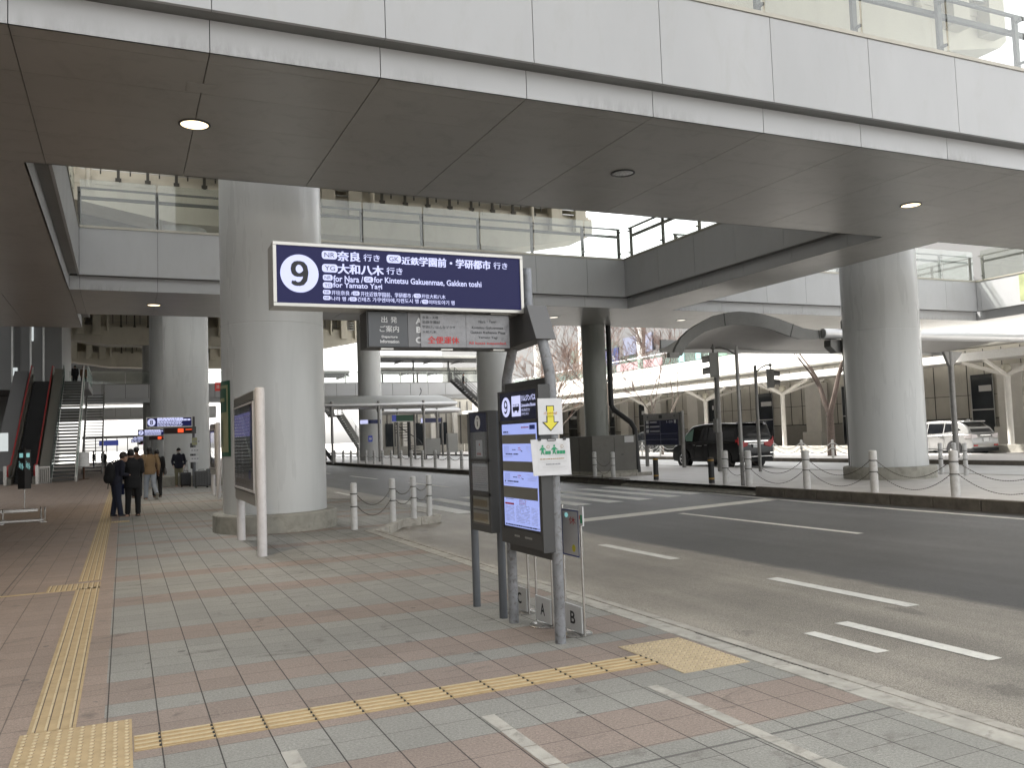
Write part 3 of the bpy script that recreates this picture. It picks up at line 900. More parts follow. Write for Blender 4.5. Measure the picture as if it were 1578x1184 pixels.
# ================================================================ VIADUCT (upper road)
def cross_beam(y, label, dx=0):
    t = empty('cross_beam', (10,y,11.5), 0, label, 'beam', 'viaduct cross beams')
    prof = [(-5.2-dx,13.0),(-1.7-dx,12.35),(2.2-dx*.8,11.62),(18.8,11.5),(23.2,12.35),(23.5,12.6),(23.5,13.35),(-5.2-dx,13.35)]
    mb = MB(); mb.prism([(x,y-1.1,z) for x,z in prof], (0,2.2,0)); mb.build('girder', MT['viaduct'], t, smooth=0)
    mb = MB(); 
    for x in [v*.02+0 for v in ()]: pass
    mb.box(-5.0,23.4,y-.95,y+.95,13.354,13.5); 
    x = -4
    while x < 22.4: mb.box(x,x+.9,y-1.13,y-1.103,13.1,13.36); x += 1.5
    mb.box(-5-dx,23.3,y+.61,y+.9,13.501,15.0)
    mb.build('seat_slab', MT['viaduct'], t, smooth=0)
    # bearing blocks in pairs with a ladder
    mb = MB()
    for x in ((-3.6,-2.2) if not dx else (-3.6,-2.2,-5.2,-7.0))+(8.95,10.25,21.15,22.6):
        mb.box(x-.32,x+.32,y-1.5,y-1.11,12.5,14.9); mb.box(x-.36,x+.36,y-1.105,y+.6,13.505,14.9)
    mb.build('bearing_block', MT['viaduct'], t, smooth=0)
    mb = MB()
    for x in (-2.9,9.6,21.88):
        for z in (13.7,13.95,14.2,14.45): mb.box(x-.36,x+.36,y-1.4,y-1.34,z-.3,z-.25)
    mb.build('ladder', MT['rail_light'], t, smooth=0)
    mb = MB(); x = -1.3
    while x < 20.8:
        if not 7.8 < x < 10.9:
            mb.box(x-.06,x+.06,y-1.12,y-1.04,13.25,14.9); mb.box(x-.12,x+.12,y-1.2,y-1.0,13.28,13.42)
            mb.box(x+.45,x+.51,y-1.05,y-1.0,13.6,14.9)
        x += 1.18
    mb.build('bracket', MT['bracket'], t, smooth=0)
    mb = MB()
    for z in (13.75,14.1,14.5):
        mb.box(-1.6,7.6,y-1.05,y-1.02,z,z+.03); mb.box(11,20.8,y-1.05,y-1.02,z,z+.03)
    mb.build('service_rail', MT['rail_light'], t, smooth=0)
    # drain pipes
    for x in (11.15,19.8,-2.9+1.6):
        mb = MB(); mb.cyl((x,y-1.22,12.9),(x,y-1.22,14.95),.11,n=12); mb.cyl((x,y-1.22,13.9),(x,y-1.22,14.1),.16,n=12)
        mb.build('drain_pipe', MT['viaduct'], t)
for i, y in enumerate((17.2,41.5,66,90,114)):
    cross_beam(y, ['nearest beige cross beam glimpsed above the near glass railing','beige cross beam with hanging brackets seen through the opening over the nine sign','beige viaduct cross beam above the second left column','upper of the two stepped beige beams at far left','lower of the two stepped beige beams at far left'][i], 4.5 if y > 60 else 0)
vt = empty('viaduct_deck', (10,60,15), 0, 'elevated road deck of beige concrete above all the walkways', 'viaduct')
mb = MB()
mb.box(2.0,23.2,4,44,15.6,16.2); mb.box(-6.0,23.2,44.01,150,15.6,16.2)  # near slab's left edge pulled in to let skylight reach the left
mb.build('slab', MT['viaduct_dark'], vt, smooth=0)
mb = MB()
for x in (2.2,5.4,8.6,11.8,15.0,18.2,21.6): mb.box(x-.22,x+.22,4,150,14.92,15.6)
mb.build('stringer', MT['viaduct'], vt, smooth=0)
mb = MB(); mb.box(23.2,23.4,4,150,15.3,17.3); mb.box(1.8,2.0,4,44,15.3,17.3); mb.box(-6.2,-6.0,44,150,15.3,17.3); mb.build('parapet', MT['viaduct'], vt, smooth=0)
mb = MB()
y = 5
while y < 150: mb.box(2.1,23.1,y,y+.18,15.05,15.6); y += 2.4
mb.build('cross_rib', MT['viaduct'], vt, smooth=0)
# ================================================================ BUS STOP SIGN (nine)
def px_plane(y): return lambda u, v: (u, y, v)          # plane facing -y
def px_side(x): return lambda u, v: (x, u, v)            # plane facing -x, u = y
S = empty('bus_stop_sign', (3.06,6.43,0), 0, 'forked grey post carrying the big backlit blue number nine bus sign and timetable', 'bus stop sign')
def leg(pts, m='pole_peeling', r=.043, name='leg', root=S, n=20):
    mb = MB(); mb.tube(pts, r, n); return mb.build(name, MT[m], root)
leg([(3.06,6.0,0),(3.06,6.0,1.95),(3.06,6.02,2.1),(3.06,6.07,2.24),(3.06,6.15,2.42)])
leg([(3.06,6.87,0),(3.06,6.87,1.95),(3.06,6.85,2.1),(3.06,6.77,2.24),(3.06,6.66,2.42)])
mb = MB(); mb.cyl((3.085,6.42,2.5),(3.085,6.42,3.0),.042,n=24); mb.build('upper_pole', MT['pole_gray'], S)
mb = MB(); mb.prism([(2.985,6.23,2.65),(2.985,6.62,2.65),(2.985,6.80,2.34),(2.985,6.08,2.37)], (.15,0,0))
mb.build('bracket', MT['bracket_box'], S, smooth=0, bevel=.004)
mb = MB(); d = Vector((0,-.15,-.28)).normalized()
mb.prism([(2.975,6.222,2.655),(3.15,6.222,2.655),(3.15,6.068,2.365),(2.975,6.068,2.365)], (0,-.012,.004)); mb.build('cover_plate', MT['cap_plate'], S, smooth=0)
for za, zb in ((1.995,2.06),(.63,.69)):
    mb = MB(); mb.box(3.03,3.09,6.04,6.83,za,zb); mb.build('crossbar', MT['frame_dark'], S, smooth=0)
# destination board
db = MB(); X0,X1,Z0,Z1,YF = .992,2.99,2.603,3.078,6.30
w = .026
for (a,b_,c,d_) in ((X0,X1,Z1-w,Z1),(X0,X1,Z0,Z0+w),(X0,X0+w,Z0+w,Z1-w),(X1-w,X1,Z0+w,Z1-w)): db.box(a,b_,YF-.012,YF+.06,c,d_)
db.box(X0+.004,X1-.004,YF+.06,YF+.24,Z0+.004,Z1-.004)
D = db.build('destination_board', MT['frame_silver'], S, smooth=0, bevel=.003)
mb = MB(); mb.box(X0+w,X1-w,YF+.0,YF+.055,Z0+w,Z1-w); mb.build('display', MT['sign_navy'], D, smooth=0)
mb = MB(); F = px_plane(YF-.0025); FB = px_plane(YF-.0045)
disc(mb, 1.184, 2.849, .139, .141, F, 0)
put_text(mb, '９', 1.128,1.240,2.760,2.938, FB, 1, bold=.035)
items = [("NR",1.349,1.464,2.967,3.029,2),("奈良",1.467,1.637,2.959,3.031,1),("行き",1.664,1.790,2.967,3.020,0),("GK",1.844,1.959,2.963,3.027,2),("近鉄",1.965,2.102,2.957,3.016,1),
("学園前・学研都市",2.107,2.705,2.951,3.022,1),("行き",2.733,2.855,2.960,3.014,0),("YG",1.349,1.466,2.868,2.930,2),("大和八木",1.468,1.816,2.863,2.936,1),("行き",1.841,1.967,2.874,2.928,0),
("NR",1.354,1.426,2.806,2.850,2),("for Nara /",1.431,1.658,2.799,2.848,0.5),("GK",1.663,1.734,2.804,2.849,2),("for Kintetsu Gakuenmae, Gakken toshi",1.740,2.622,2.797,2.851,.5),
("YG",1.353,1.425,2.749,2.793,2),("for Yamato Yagi",1.429,1.803,2.744,2.797,.5),("NR",1.352,1.409,2.703,2.735,2),("开往奈良 /",1.416,1.571,2.700,2.734,.3),("GK",1.573,1.627,2.701,2.734,2),
("开往近铁学园前、学研都市 /",1.636,2.050,2.697,2.733,.3),("YG",2.054,2.110,2.699,2.733,2),("开往大和八木",2.115,2.313,2.698,2.731,.3),("NR",1.353,1.408,2.660,2.692,2),
("나라 행 /",1.415,1.547,2.656,2.688,.3),("GK",1.550,1.604,2.657,2.689,2),("긴테츠 가쿠엔마에,각켄도시 행 /",1.610,2.115,2.655,2.690,.3),("YG",2.119,2.169,2.655,2.689,2),("야마토야기 행",2.175,2.387,2.653,2.687,.3)]
for s, a, b_, c, d_, k in items:
    if k == 2:
        rrect(mb, a, b_, c, d_, (d_-c)*.36, F, 0)
        h = d_-c
        put_text(mb, s, a+(b_-a)*.17, b_-(b_-a)*.17, c+h*.22, d_-h*.22, FB, 1)
    else:
        put_text(mb, s, a, b_, c, d_, F, 0, bold={0:.012,1:.035,.5:.018,.3:.012}[k])
mb.build('lettering', [MT['sign_white'], MT['black_ink']], D, smooth=0)
# departure board beneath
mb = MB(); mb.box(1.70,2.90,6.395,6.60,2.318,2.602); DB = mb.build('departure_board', MT['frame_dark'], S, smooth=0, bevel=.003)
mb = MB(); mb.box(1.712,2.023,6.382,6.394,2.328,2.594); mb.box(2.027,2.892,6.384,6.394,2.328,2.594,1); mb.build('face_panel', [MT['gray_board'], MT['gray_board_mid']], DB, smooth=0)
mb = MB(); mb.box(1.95,2.98,6.42,6.56,2.602,2.615); mb.box(2.72,2.9,6.36,6.42,2.598,2.609)
for x in (1.86,2.35,2.80): mb.box(x-.05,x+.05,6.40,6.46,2.306,2.318)
mb.build('fixing', MT['frame_silver'], DB, smooth=0)
mb = MB(); F = px_plane(6.379)
for s, a, b_, c, d_, k in (("出",1.814,1.860,2.513,2.560,.01),("発",1.887,1.938,2.512,2.560,.01),("ご案内",1.799,1.951,2.440,2.490,.01),("Departure",1.813,1.939,2.389,2.413,.03),("Information",1.800,1.951,2.354,2.380,.03),
    ("A",2.088,2.140,2.508,2.556,.04),("B",2.092,2.135,2.438,2.486,.04),("C",2.085,2.135,2.356,2.406,.04)):
    put_text(mb, s, a, b_, c, d_, F, 0, bold=k)
mb.build('lettering', MT['lettering_gray'], DB, smooth=0)
# paper notices taped on the departure board
p = empty('paper_notice', (2.5,6.378,2.32), 0, 'two glossy taped sheets announcing all buses suspended in red on the departure board', 'notice')
mb = MB()
for a, b_ in ((2.126,2.506),(2.509,2.884)):
    N = 12
    for i in range(N):
        u0 = a+(b_-a)*i/N; u1 = a+(b_-a)*(i+1)/N
        mb.add([(u0,6.374,2.326),(u1,6.374,2.326),(u1,6.374,2.592),(u0,6.374,2.592)], [(0,1,2,3)])
mb.build('sheet', MT['paper_gloss'], p, smooth=0)
mb = MB(); F = px_plane(6.3715)
for s, a, b_, c, d_ in (("奈良・天理",2.143,2.273,2.549,2.571),("近鉄学園前",2.142,2.288,2.512,2.535),("学研けいはんなプラザ",2.140,2.416,2.473,2.497),("大和八木",2.139,2.255,2.435,2.457),
    ("Nara・Tenri",2.618,2.772,2.527,2.550),("Kintetsu Gakuenmae",2.558,2.832,2.479,2.500),("Gakken Keihanna Plaza",2.545,2.848,2.440,2.461),("Yamato Yagi",2.610,2.778,2.396,2.419)):
    put_text(mb, s, a, b_, c, d_, F, 0, bold=.005)
put_text(mb, "全便運休", 2.183,2.445,2.354,2.411, F, 1, bold=.015)
put_text(mb, "All buses suspended.", 2.526,2.858,2.346,2.374, F, 1, bold=.01)
mb.build('lettering', [MT['black_ink'], MT['red_ink']], p, smooth=0)
# timetable case
CX = 2.93
mb = MB(); mb.box(CX+.012,3.012,5.985,6.765,.715,1.985)
for (a,b_,c,d_) in ((5.985,6.765,1.968,1.985),(5.985,6.765,1.712,1.735),(5.985,6.765,.715,.838),(5.985,6.02,.838,1.968),(6.722,6.765,.838,1.968)):
    mb.box(CX,CX+.012,a,b_,c,d_)
C = mb.build('timetable_case', MT['frame_dark'], S, smooth=0, bevel=.002)
mb = MB(); mb.box(CX+.004,CX+.0119,6.02,6.722,1.735,1.968); mb.build('header_panel', MT['navy'], C, smooth=0)
mb = MB(); F = px_side(CX+.002)
disc(mb, 6.597, 1.849, .085, .083, F, 0)
rect(mb, 6.480, 6.303, 1.766, 1.934, F, 0)
put_text(mb, 'リムジンバス', 6.289,6.030,1.885,1.932, F, 0, bold=.03)
put_text(mb, 'Limousine Buses', 6.291,6.030,1.838,1.866, F, 0, bold=.02)
put_text(mb, '机场巴士', 6.291,6.130,1.802,1.824, F, 0); put_text(mb, '리무진 버스', 6.291,6.155,1.770,1.792, F, 0)
F2 = px_side(CX-.0005)
put_text(mb, '９', 6.628,6.562,1.795,1.905, F2, 1, bold=.02)
# bus pictogram
rect(mb, 6.455,6.328,1.812,1.865, F2, 1)
for k in range(4): rect(mb, 6.45-.030*k, 6.428-.030*k, 1.845, 1.862, px_side(CX-.002), 0)
for yy in (6.43,6.355): disc(mb, yy, 1.808, .013, .013, F2, 1, 14)
mb.build('lettering', [MT['sign_white'], MT['navy']], C, smooth=0)
mb = MB(); mb.box(CX+.004,CX+.0119,6.02,6.700,.860,1.705); mb.build('screen', MT['screen'], C, smooth=0)
mb = MB(); mb.box(CX+.003,CX+.0115,6.702,6.722,.838,1.712); mb.box(CX+.003,CX+.0115,6.02,6.722,.838,.858); mb.box(CX+.003,CX+.0115,6.02,6.722,1.706,1.712); mb.build('gasket', MT['black'], C, smooth=0)
mb = MB()
for z0, z1 in ((1.542,1.618),(1.315,1.398),(1.094,1.192)): mb.box(CX+.001,CX+.0035,6.045,6.700,z0,z1)
mb.build('cover_strip', MT['tape'], C, smooth=0)
mb = MB(); F = px_side(CX+.0025); rr = random.Random(5)
def row(u0, u1, z, h, m, dash=.5):
    u = u0
    while u > u1+.004:
        L = rr.uniform(.008,.03); 
        if rr.random() < .8: rect(mb, u, max(u-L,u1), z, z+h, F, m)
        u -= L+rr.uniform(.003,.007)
for (zb,zt) in ((1.43,1.53),(1.205,1.305)):
    for k in range(5): rect(mb, 6.66-.022*k, 6.657-.022*k, zt-.065, zt-.005, F, 0)
    row(6.50,6.42,zt-.04,.007,0); row(6.41,6.34,zt-.025,.006,2); row(6.41,6.30,zt-.04,.004,2); row(6.33,6.26,zt-.052,.007,0)
    for k in range(4): row(6.22,6.05,zt-.015-.014*k,.003,1)
    row(6.67,6.38,zb+.022,.011,0); row(6.67,6.50,zb+.006,.004,1)
row(6.31,6.17,1.668,.010,2); rect(mb, 6.155,6.055,1.655,1.69, F, 3); row(6.67,6.57,1.634,.013,0); row(6.67,6.52,1.622,.004,1)
rect(mb, 6.68,6.50,1.040,1.054, F, 2)
for k in range(12):
    row(6.68,6.50,1.025-.011*k,.0035,1); row(6.46,6.20,1.035-.012*k,.0035,1); row(6.17,6.06,1.03-.012*k,.003,1)
for k in range(5): row(6.40,6.26,1.085-.010*k,.004,2 if k%2 else 1)
row(6.68,6.04,.868,.012,0); row(6.66,6.5,1.083,.006,1)
mb.build('timetable_print', [MT['black_ink'], MT['grey_ink'], MT['red_ink'], MT['blue_ink']], C, smooth=0)
mb = MB(); mb.box(CX+.0,3.03,5.968,5.984,.70,2.0); mb.build('case_side', MT['frame_dark'], C, smooth=0)
mb = MB(); F = px_side(CX-.0012)
for a, b_ in ((6.50,6.40),(6.30,6.18)):
    u = a
    while u > b_: rect(mb, u, u-.012, .782, .798, F, 0); u -= .017
mb.build('maker_plate', MT['rail_light'], C, smooth=0)

# information board beside it
I = empty('information_board', (3.04,7.35,0), 0, 'narrow dark information case with round i symbol on two grey posts', 'information board')
for y in (7.72,7.09): mb = MB(); mb.cyl((3.06,y,0),(3.06,y,1.84 if y < 7.5 else 1.80),.037,n=20); mb.build('leg', MT['pole_smooth'], I)
mb = MB(); mb.box(2.962,3.035,7.045,7.515,.755,1.842)
for (a,b_,c,d_) in ((7.045,7.515,1.83,1.842),(7.045,7.515,1.385,1.41),(7.045,7.515,1.08,1.11),(7.045,7.515,.755,.815),(7.045,7.085,.815,1.83),(7.49,7.515,.815,1.83)):
    mb.box(2.95,2.962,a,b_,c,d_)
c_ = mb.build('case', MT['frame_dark'], I, smooth=0, bevel=.002)
mb = MB(); mb.box(2.954,2.9619,7.085,7.49,1.655,1.83); mb.build('header_panel', MT['navy'], c_, smooth=0)
mb = MB(); disc(mb, 7.298, 1.742, .066, .064, px_side(2.9525), 0); 
rect(mb, 7.306,7.290,1.706,1.755, px_side(2.9515), 1); disc(mb, 7.298,1.778,.011,.011, px_side(2.9515), 1, 14); mb.build('lettering', [MT['lettering_gray'], MT['navy']], c_, smooth=0)
mb = MB(); mb.box(2.958,2.9619,7.09,7.485,1.415,1.65,0); mb.box(2.957,2.9619,7.10,7.47,1.12,1.365,1)
mb.box(2.9575,2.9619,7.10,7.475,.955,1.065,2); mb.box(2.9575,2.9619,7.10,7.475,.83,.94,2); mb.box(2.956,2.9579,7.21,7.36,1.43,1.58,1)
mb.build('poster', [MT['gray_board_mid'], MT['paper'], MT['map_cream']], c_, smooth=0)
mb = MB(); F = px_side(2.9545); rr = random.Random(9)
def row2(u0,u1,z,h,m,x=None):
    u = u0
    while u > u1+.004:
        L = rr.uniform(.008,.03); rect(mb, u, max(u-L,u1), z, z+h, F, m); u -= L+rr.uniform(.003,.008)
row2(7.33,7.24,1.445,.02,1); row2(7.28,7.25,1.53,.02,1)
for k in range(10): row2(7.45,7.12,1.33-.02*k,.004,0)
for k in range(14): rect(mb, 7.46-.024*k, 7.448-.024*k, .975, 1.04, F, 2); rect(mb, 7.46-.024*k, 7.448-.024*k, .85, .915, F, 2)
mb.build('poster_print', [MT['grey_ink'], MT['red_ink'], MT['amber']], c_, smooth=0)
mb = MB(); mb.box(2.951,2.953,7.085,7.49,.815,1.655); mb.build('glass', MT['case_glass'], c_, smooth=0)

# papers on the front leg
p = empty('paper_notice', (3.01,5.94,1.6), 0, 'white paper with big yellow down arrow taped to the front leg of the sign', 'notice')
mb = MB(); mb.box(2.908,3.118,5.938,5.941,1.608,1.888); mb.build('sheet', MT['paper'], p, smooth=0)
mb = MB(); F = px_plane(5.9355); F2 = px_plane(5.934)
def poly(mb, pts, fn, m): mb.add([fn(u,v) for u,v in pts], [tuple(range(len(pts)))], m)
cx = 3.012
poly(mb, [(cx-.034,1.832),(cx+.034,1.832),(cx+.034,1.79),(cx-.034,1.79)], F, 0); poly(mb, [(cx-.034,1.752),(cx+.034,1.752),(cx+.034,1.706),(cx+.074,1.706),(cx,1.633),(cx-.074,1.706),(cx-.034,1.706)], F, 0)
poly(mb, [(cx-.027,1.826),(cx+.027,1.826),(cx+.027,1.745),(cx-.027,1.745)], F2, 1); poly(mb, [(cx-.027,1.75),(cx+.027,1.75),(cx+.027,1.700),(cx+.058,1.700),(cx,1.643),(cx-.058,1.700),(cx-.027,1.700)], F2, 1)
put_text(mb, 'バスのりば', cx-.058, cx+.058, 1.762, 1.782, px_plane(5.933), 2, bold=.02)
mb.build('print', [MT['black_ink'], MT['yellow_ink'], MT['orange']], p, smooth=0)
p = empty('paper_notice', (3.0,5.92,1.3), 0, 'white laminated sheet with green queueing figures clipped to the front leg', 'notice')
mb = MB()
mb.add([(2.826,5.918,1.572),(3.162,5.918,1.574),(3.172,5.925,1.292),(2.842,5.918,1.296),(2.826,5.921,1.572),(3.162,5.921,1.574),(3.172,5.928,1.292),(2.842,5.921,1.296)],
       [(0,1,2,3),(7,6,5,4),(0,4,5,1),(1,5,6,2),(2,6,7,3),(3,7,4,0)]); mb.build('sheet', MT['paper'], p, smooth=0)
mb = MB(); F = px_plane(5.9155)
def fig(x, z, s, n, fn=F):
    disc(mb, x, z+.062*s, .008*s, .008*s, fn, 0, 14)
    poly(mb, [(x-.010*s,z+.052*s),(x+.010*s,z+.052*s),(x+.028*s,z+.036*s),(x+.026*s,z+.031*s),(x+.010*s,z+.040*s),(x+.008*s,z+.022*s),(x+.014*s,z),(x+.008*s,z),(x,z+.018*s),(x-.010*s,z),(x-.016*s,z),(x-.009*s,z+.022*s),(x-.010*s,z+.038*s),(x-.024*s,z+.030*s),(x-.026*s,z+.036*s)], fn, 0)
    for k in range(n):
        rect(mb, x+(.020+.024*k)*s, x+(.042+.024*k)*s, z+.002*s, z+.026*s, fn, 0)
        if n > 2: disc(mb, x+(.031+.024*k)*s, z+.036*s, .007*s, .007*s, px_plane(5.9160), 2, 12)
    disc(mb, x+(.045+(.02 if n>2 else 0))*s, z+.056*s, .012*s, .012*s, fn, 1, 16)
    disc(mb, x+(.045+(.02 if n>2 else 0))*s, z+.056*s, .009*s, .009*s, px_plane(5.9150), 3, 16)
for (a,b_,c,d_) in ((2.884,2.886,1.335,1.535),(3.13,3.132,1.335,1.535),(2.884,3.132,1.535,1.537),(2.884,3.132,1.335,1.337)): rect(mb, a, b_, c, d_, F, 2)
for (a,b_,c,d_) in ((2.985,2.987,1.448,1.528),(3.118,3.120,1.448,1.528),(2.985,3.120,1.528,1.530),(2.985,3.120,1.446,1.448)): rect(mb, a, b_, c, d_, F, 2)
fig(2.925,1.455,1.05,2); fig(3.025,1.455,1.05,3)
rr = random.Random(2)
for z, h, m, a, b_ in ((1.418,.006,1,2.90,3.11),(1.398,.005,2,2.895,3.12),(1.375,.010,4,2.95,3.06),(1.355,.007,2,2.92,3.10)):
    u = a
    while u < b_: L = rr.uniform(.006,.02); rect(mb, u, u+L, z, z+h, F, m); u += L+.004
mb.build('print', [MT['green_ink'], MT['amber'], MT['lettering_gray'], MT['paper'], MT['grey_ink']], p, smooth=0)
mb = MB()
for x in (2.90,3.115): mb.box(x-.011,x+.011,5.908,5.93,1.562,1.585)
mb.tube([(2.965,5.912,1.572),(2.968,5.908,1.560),(3.035,5.908,1.560),(3.038,5.912,1.572)],.003,6)
mb.tube([(2.965,5.912,1.575),(3.038,5.912,1.575)],.003,6)
mb.build('binder_clip', MT['black'], p, smooth=0)

# queue letter stands
def stand(x, y, letter, label, tall=False):
    t = empty('queue_stand', (x,y,0), 0, label, 'stand', 'letter stands behind the timetable')
    mb = MB(); mb.lathe([(.135,0),(.137,.008),(.125,.017),(.03,.024)], (x,y,0), n=40); mb.build('base', MT['steel'], t)
    for yy in (y-.155,y+.155):
        mb = MB(); mb.cyl((x,yy,.012),(x,yy,1.03),.0095,n=12); mb.build('pole', MT['steel'], t)
    mb = MB(); mb.box(x-.02,x+.0,y-.146,y+.146,.03,.235); mb.build('letter_plate', MT['lettering_gray'], t, smooth=0, bevel=.003)
    mb = MB(); F = px_side(x-.0215)
    put_text(mb, letter, y+.042, y-.042, .085, .185, F, 0, bold=.02); mb.build('lettering', MT['black_ink'], t, smooth=0)
    mb = MB(); mb.box(x-.012,x-.002,y-.146,y+.146,.62,1.0); s_ = mb.build('notice_plate', MT['paper'], t, smooth=0, bevel=.002)
    mb = MB(); F = px_side(x-.0135)
    for (a,b_,c,d_) in ((y+.14,y-.14,.985,.995),(y+.14,y-.14,.625,.635),(y+.14,y+.13,.635,.985),(y-.13,y-.14,.635,.985)): rect(mb, a, b_, c, d_, F, 0)
    put_text(mb, '休', y+.02,y-.10,.88,.94, F, 1)
    disc(mb, y-.05,.69,.03,.03,F,2,18); disc(mb, y+.06,.95,.03,.02,F,3,18)
    mb.build('notice_print', [MT['blue_ink'], MT['red_ink'], MT['yellow_ink'], MT['sign_mint']], s_, smooth=0)
    mb = MB(); mb.box(x-.018,x-.008,y-.225,y-.165,.88,1.03,0); mb.box(x-.0195,x-.0182,y-.215,y-.185,.90,.965,1); mb.box(x-.0195,x-.0182,y-.178,y-.168,.93,.96,2)
    if tall: mb.build('tag_card', [MT['paper'], MT['green_ink'], MT['red_ink']], t, smooth=0)
stand(3.24,6.625,'A','polished stand with letter A plate between the sign legs')
stand(3.30,6.20,'B','polished stand with letter B plate and green tag half behind the front leg',True)
stand(3.30,7.22,'C','polished stand with letter C plate behind the rear leg')

# ================================================================ MAP BOARD
def map_board(x, y0, y1, label, lit='screen_dim', z1=2.42, group='map boards'):
    t = empty('map_board', (x+.06,(y0+y1)/2,0), 0, label, 'map board')
    for y in (y0+.03,y1-.10):
        mb = MB(); mb.lathe([(.070,0),(.070,z1+.015),(.06,z1+.03),(.01,z1+.032)], (x+.08,y,0), n=28); mb.build('post', MT['white_post'], t)
    mb = MB(); mb.box(x,x+.13,y0+.10,y1-.02,.72,z1); b_ = mb.build('cabinet', MT['frame_silver'], t, smooth=0, bevel=.004)
    mb = MB(); mb.box(x-.006,x-.0005,y0+.12,y1-.06,z1-.13,z1-.02); mb.build('header', MT['box_gray'], b_, smooth=0)
    mb = MB(); mb.box(x-.008,x-.0005,y0+.10,y1-.02,z1-.158,z1-.140); mb.box(x-.008,x-.0005,y0+.10,y1-.02,.885,.90); mb.build('slot', MT['black'], b_, smooth=0)
    mb = MB()
    for (a,c,d,e) in ((y0+.10,y1-.02,z1-.19,z1-.16),(y0+.10,y1-.02,.905,.94),(y0+.10,y0+.15,.94,z1-.19),(y1-.07,y1-.02,.94,z1-.19)): mb.box(x-.02,x-.0005,a,c,d,e)
    mb.build('door_frame', MT['white_post'], b_, smooth=0, bevel=.002)
    mb = MB(); mb.box(x-.004,x-.0005,y0+.15,y1-.07,.94,z1-.19); mb.build('map_panel', MT['gray_board_mid'], b_, smooth=0)
    mb = MB(); F = px_side(x-.006); rr = random.Random(int(y0*10))
    a, c = y0+.15, y1-.07
    rect(mb, c-.05, a+.35, 1.75, 2.12, F, 0); rect(mb, a+.35, a+.02, 1.55, 2.2, F, 1)
    G = px_side(x-.0075)
    for k in range(9):
        z = 2.05-.05*k; u = c-.1
        while u > a+.5: L = rr.uniform(.05,.2); rect(mb, u, u-L, z, z+.016, G, 2); u -= L+rr.uniform(.05,.2)
    for col in range(3):
        for k in range(16):
            if rr.random() < .75: rect(mb, c-.1-.42*col, c-.1-.42*col-rr.uniform(.12,.3), 1.62-.035*k, 1.635-.035*k, G, 2)
    disc(mb, a+.45, 1.16, .14, .07, G, 1); disc(mb, a+.3, 1.35, .1, .1, G, 3)
    for k in range(14): rect(mb, c-.1-.13*k, c-.19-.13*k, 1.00, 1.07, G, 3)
    mb.build('map_print', [MT[lit], MT['blue_ink'], MT['lettering_gray'], MT['tape']], b_, smooth=0)
    mb = MB(); mb.box(x-.013,x-.011,y0+.15,y1-.07,.94,z1-.19); mb.build('glass', MT['case_glass'], b_, smooth=0)
    return t
map_board(1.745, 12.93, 15.50, 'pale framed map board on two round white posts beside the huge column')
map_board(2.66, 28.7, 30.6, 'far map board seen edge on behind the pale standing map board', z1=2.35)
# red hydrant marker on a post
t = empty('marker_post', (2.62,27.7,0), 0, 'thin white post with small red square marker beside the far map board', 'marker')
mb = MB(); mb.cyl((2.62,27.7,0),(2.98,27.4,3.55),.028,n=12); mb.build('post', MT['white_post'], t)
mb = MB(); mb.box(2.57,2.82,27.65,27.68,3.32,3.58); mb.build('plate', MT['red_ink'], t, smooth=0)
mb = MB(); put_text(mb, '消火', 2.60,2.79,3.39,3.51, px_plane(27.645), 0); mb.build('lettering', MT['lettering_gray'], t, smooth=0)
# green framed poster wrapped round the column
cf = Vector((-.154,-.988,0)); cl = Vector((-.988,.154,0)); cc = Vector((2.69,17.22,0))
def patch(mb, t0, t1, z0, z1, R, m, n=10):
    for i in range(n):
        a = math.radians(t0+(t1-t0)*i/n); b_ = math.radians(t0+(t1-t0)*(i+1)/n)
        A = cc+(cf*math.cos(a)+cl*math.sin(a))*R; Bp = cc+(cf*math.cos(b_)+cl*math.sin(b_))*R
        mb.add([(A.x,A.y,z0),(Bp.x,Bp.y,z0),(Bp.x,Bp.y,z1),(A.x,A.y,z1)], [(0,1,2,3)], m)
mb = MB(); patch(mb,53,112,1.42,2.84,.985,0); patch(mb,57,108,1.5,2.76,.989,1); patch(mb,60,105,2.25,2.7,.992,0)
for k in range(6): patch(mb,70+4*k,71.5+4*k,1.6+.05*(k%3),2.1,.992,0,1)
patch(mb,64,100,2.45,2.52,.995,1)
tag(mb.build('wall_poster', [MT['poster_green'], MT['poster_cream']], smooth=0), 'tall green and cream poster wrapped on the left side of the huge column', 'poster')

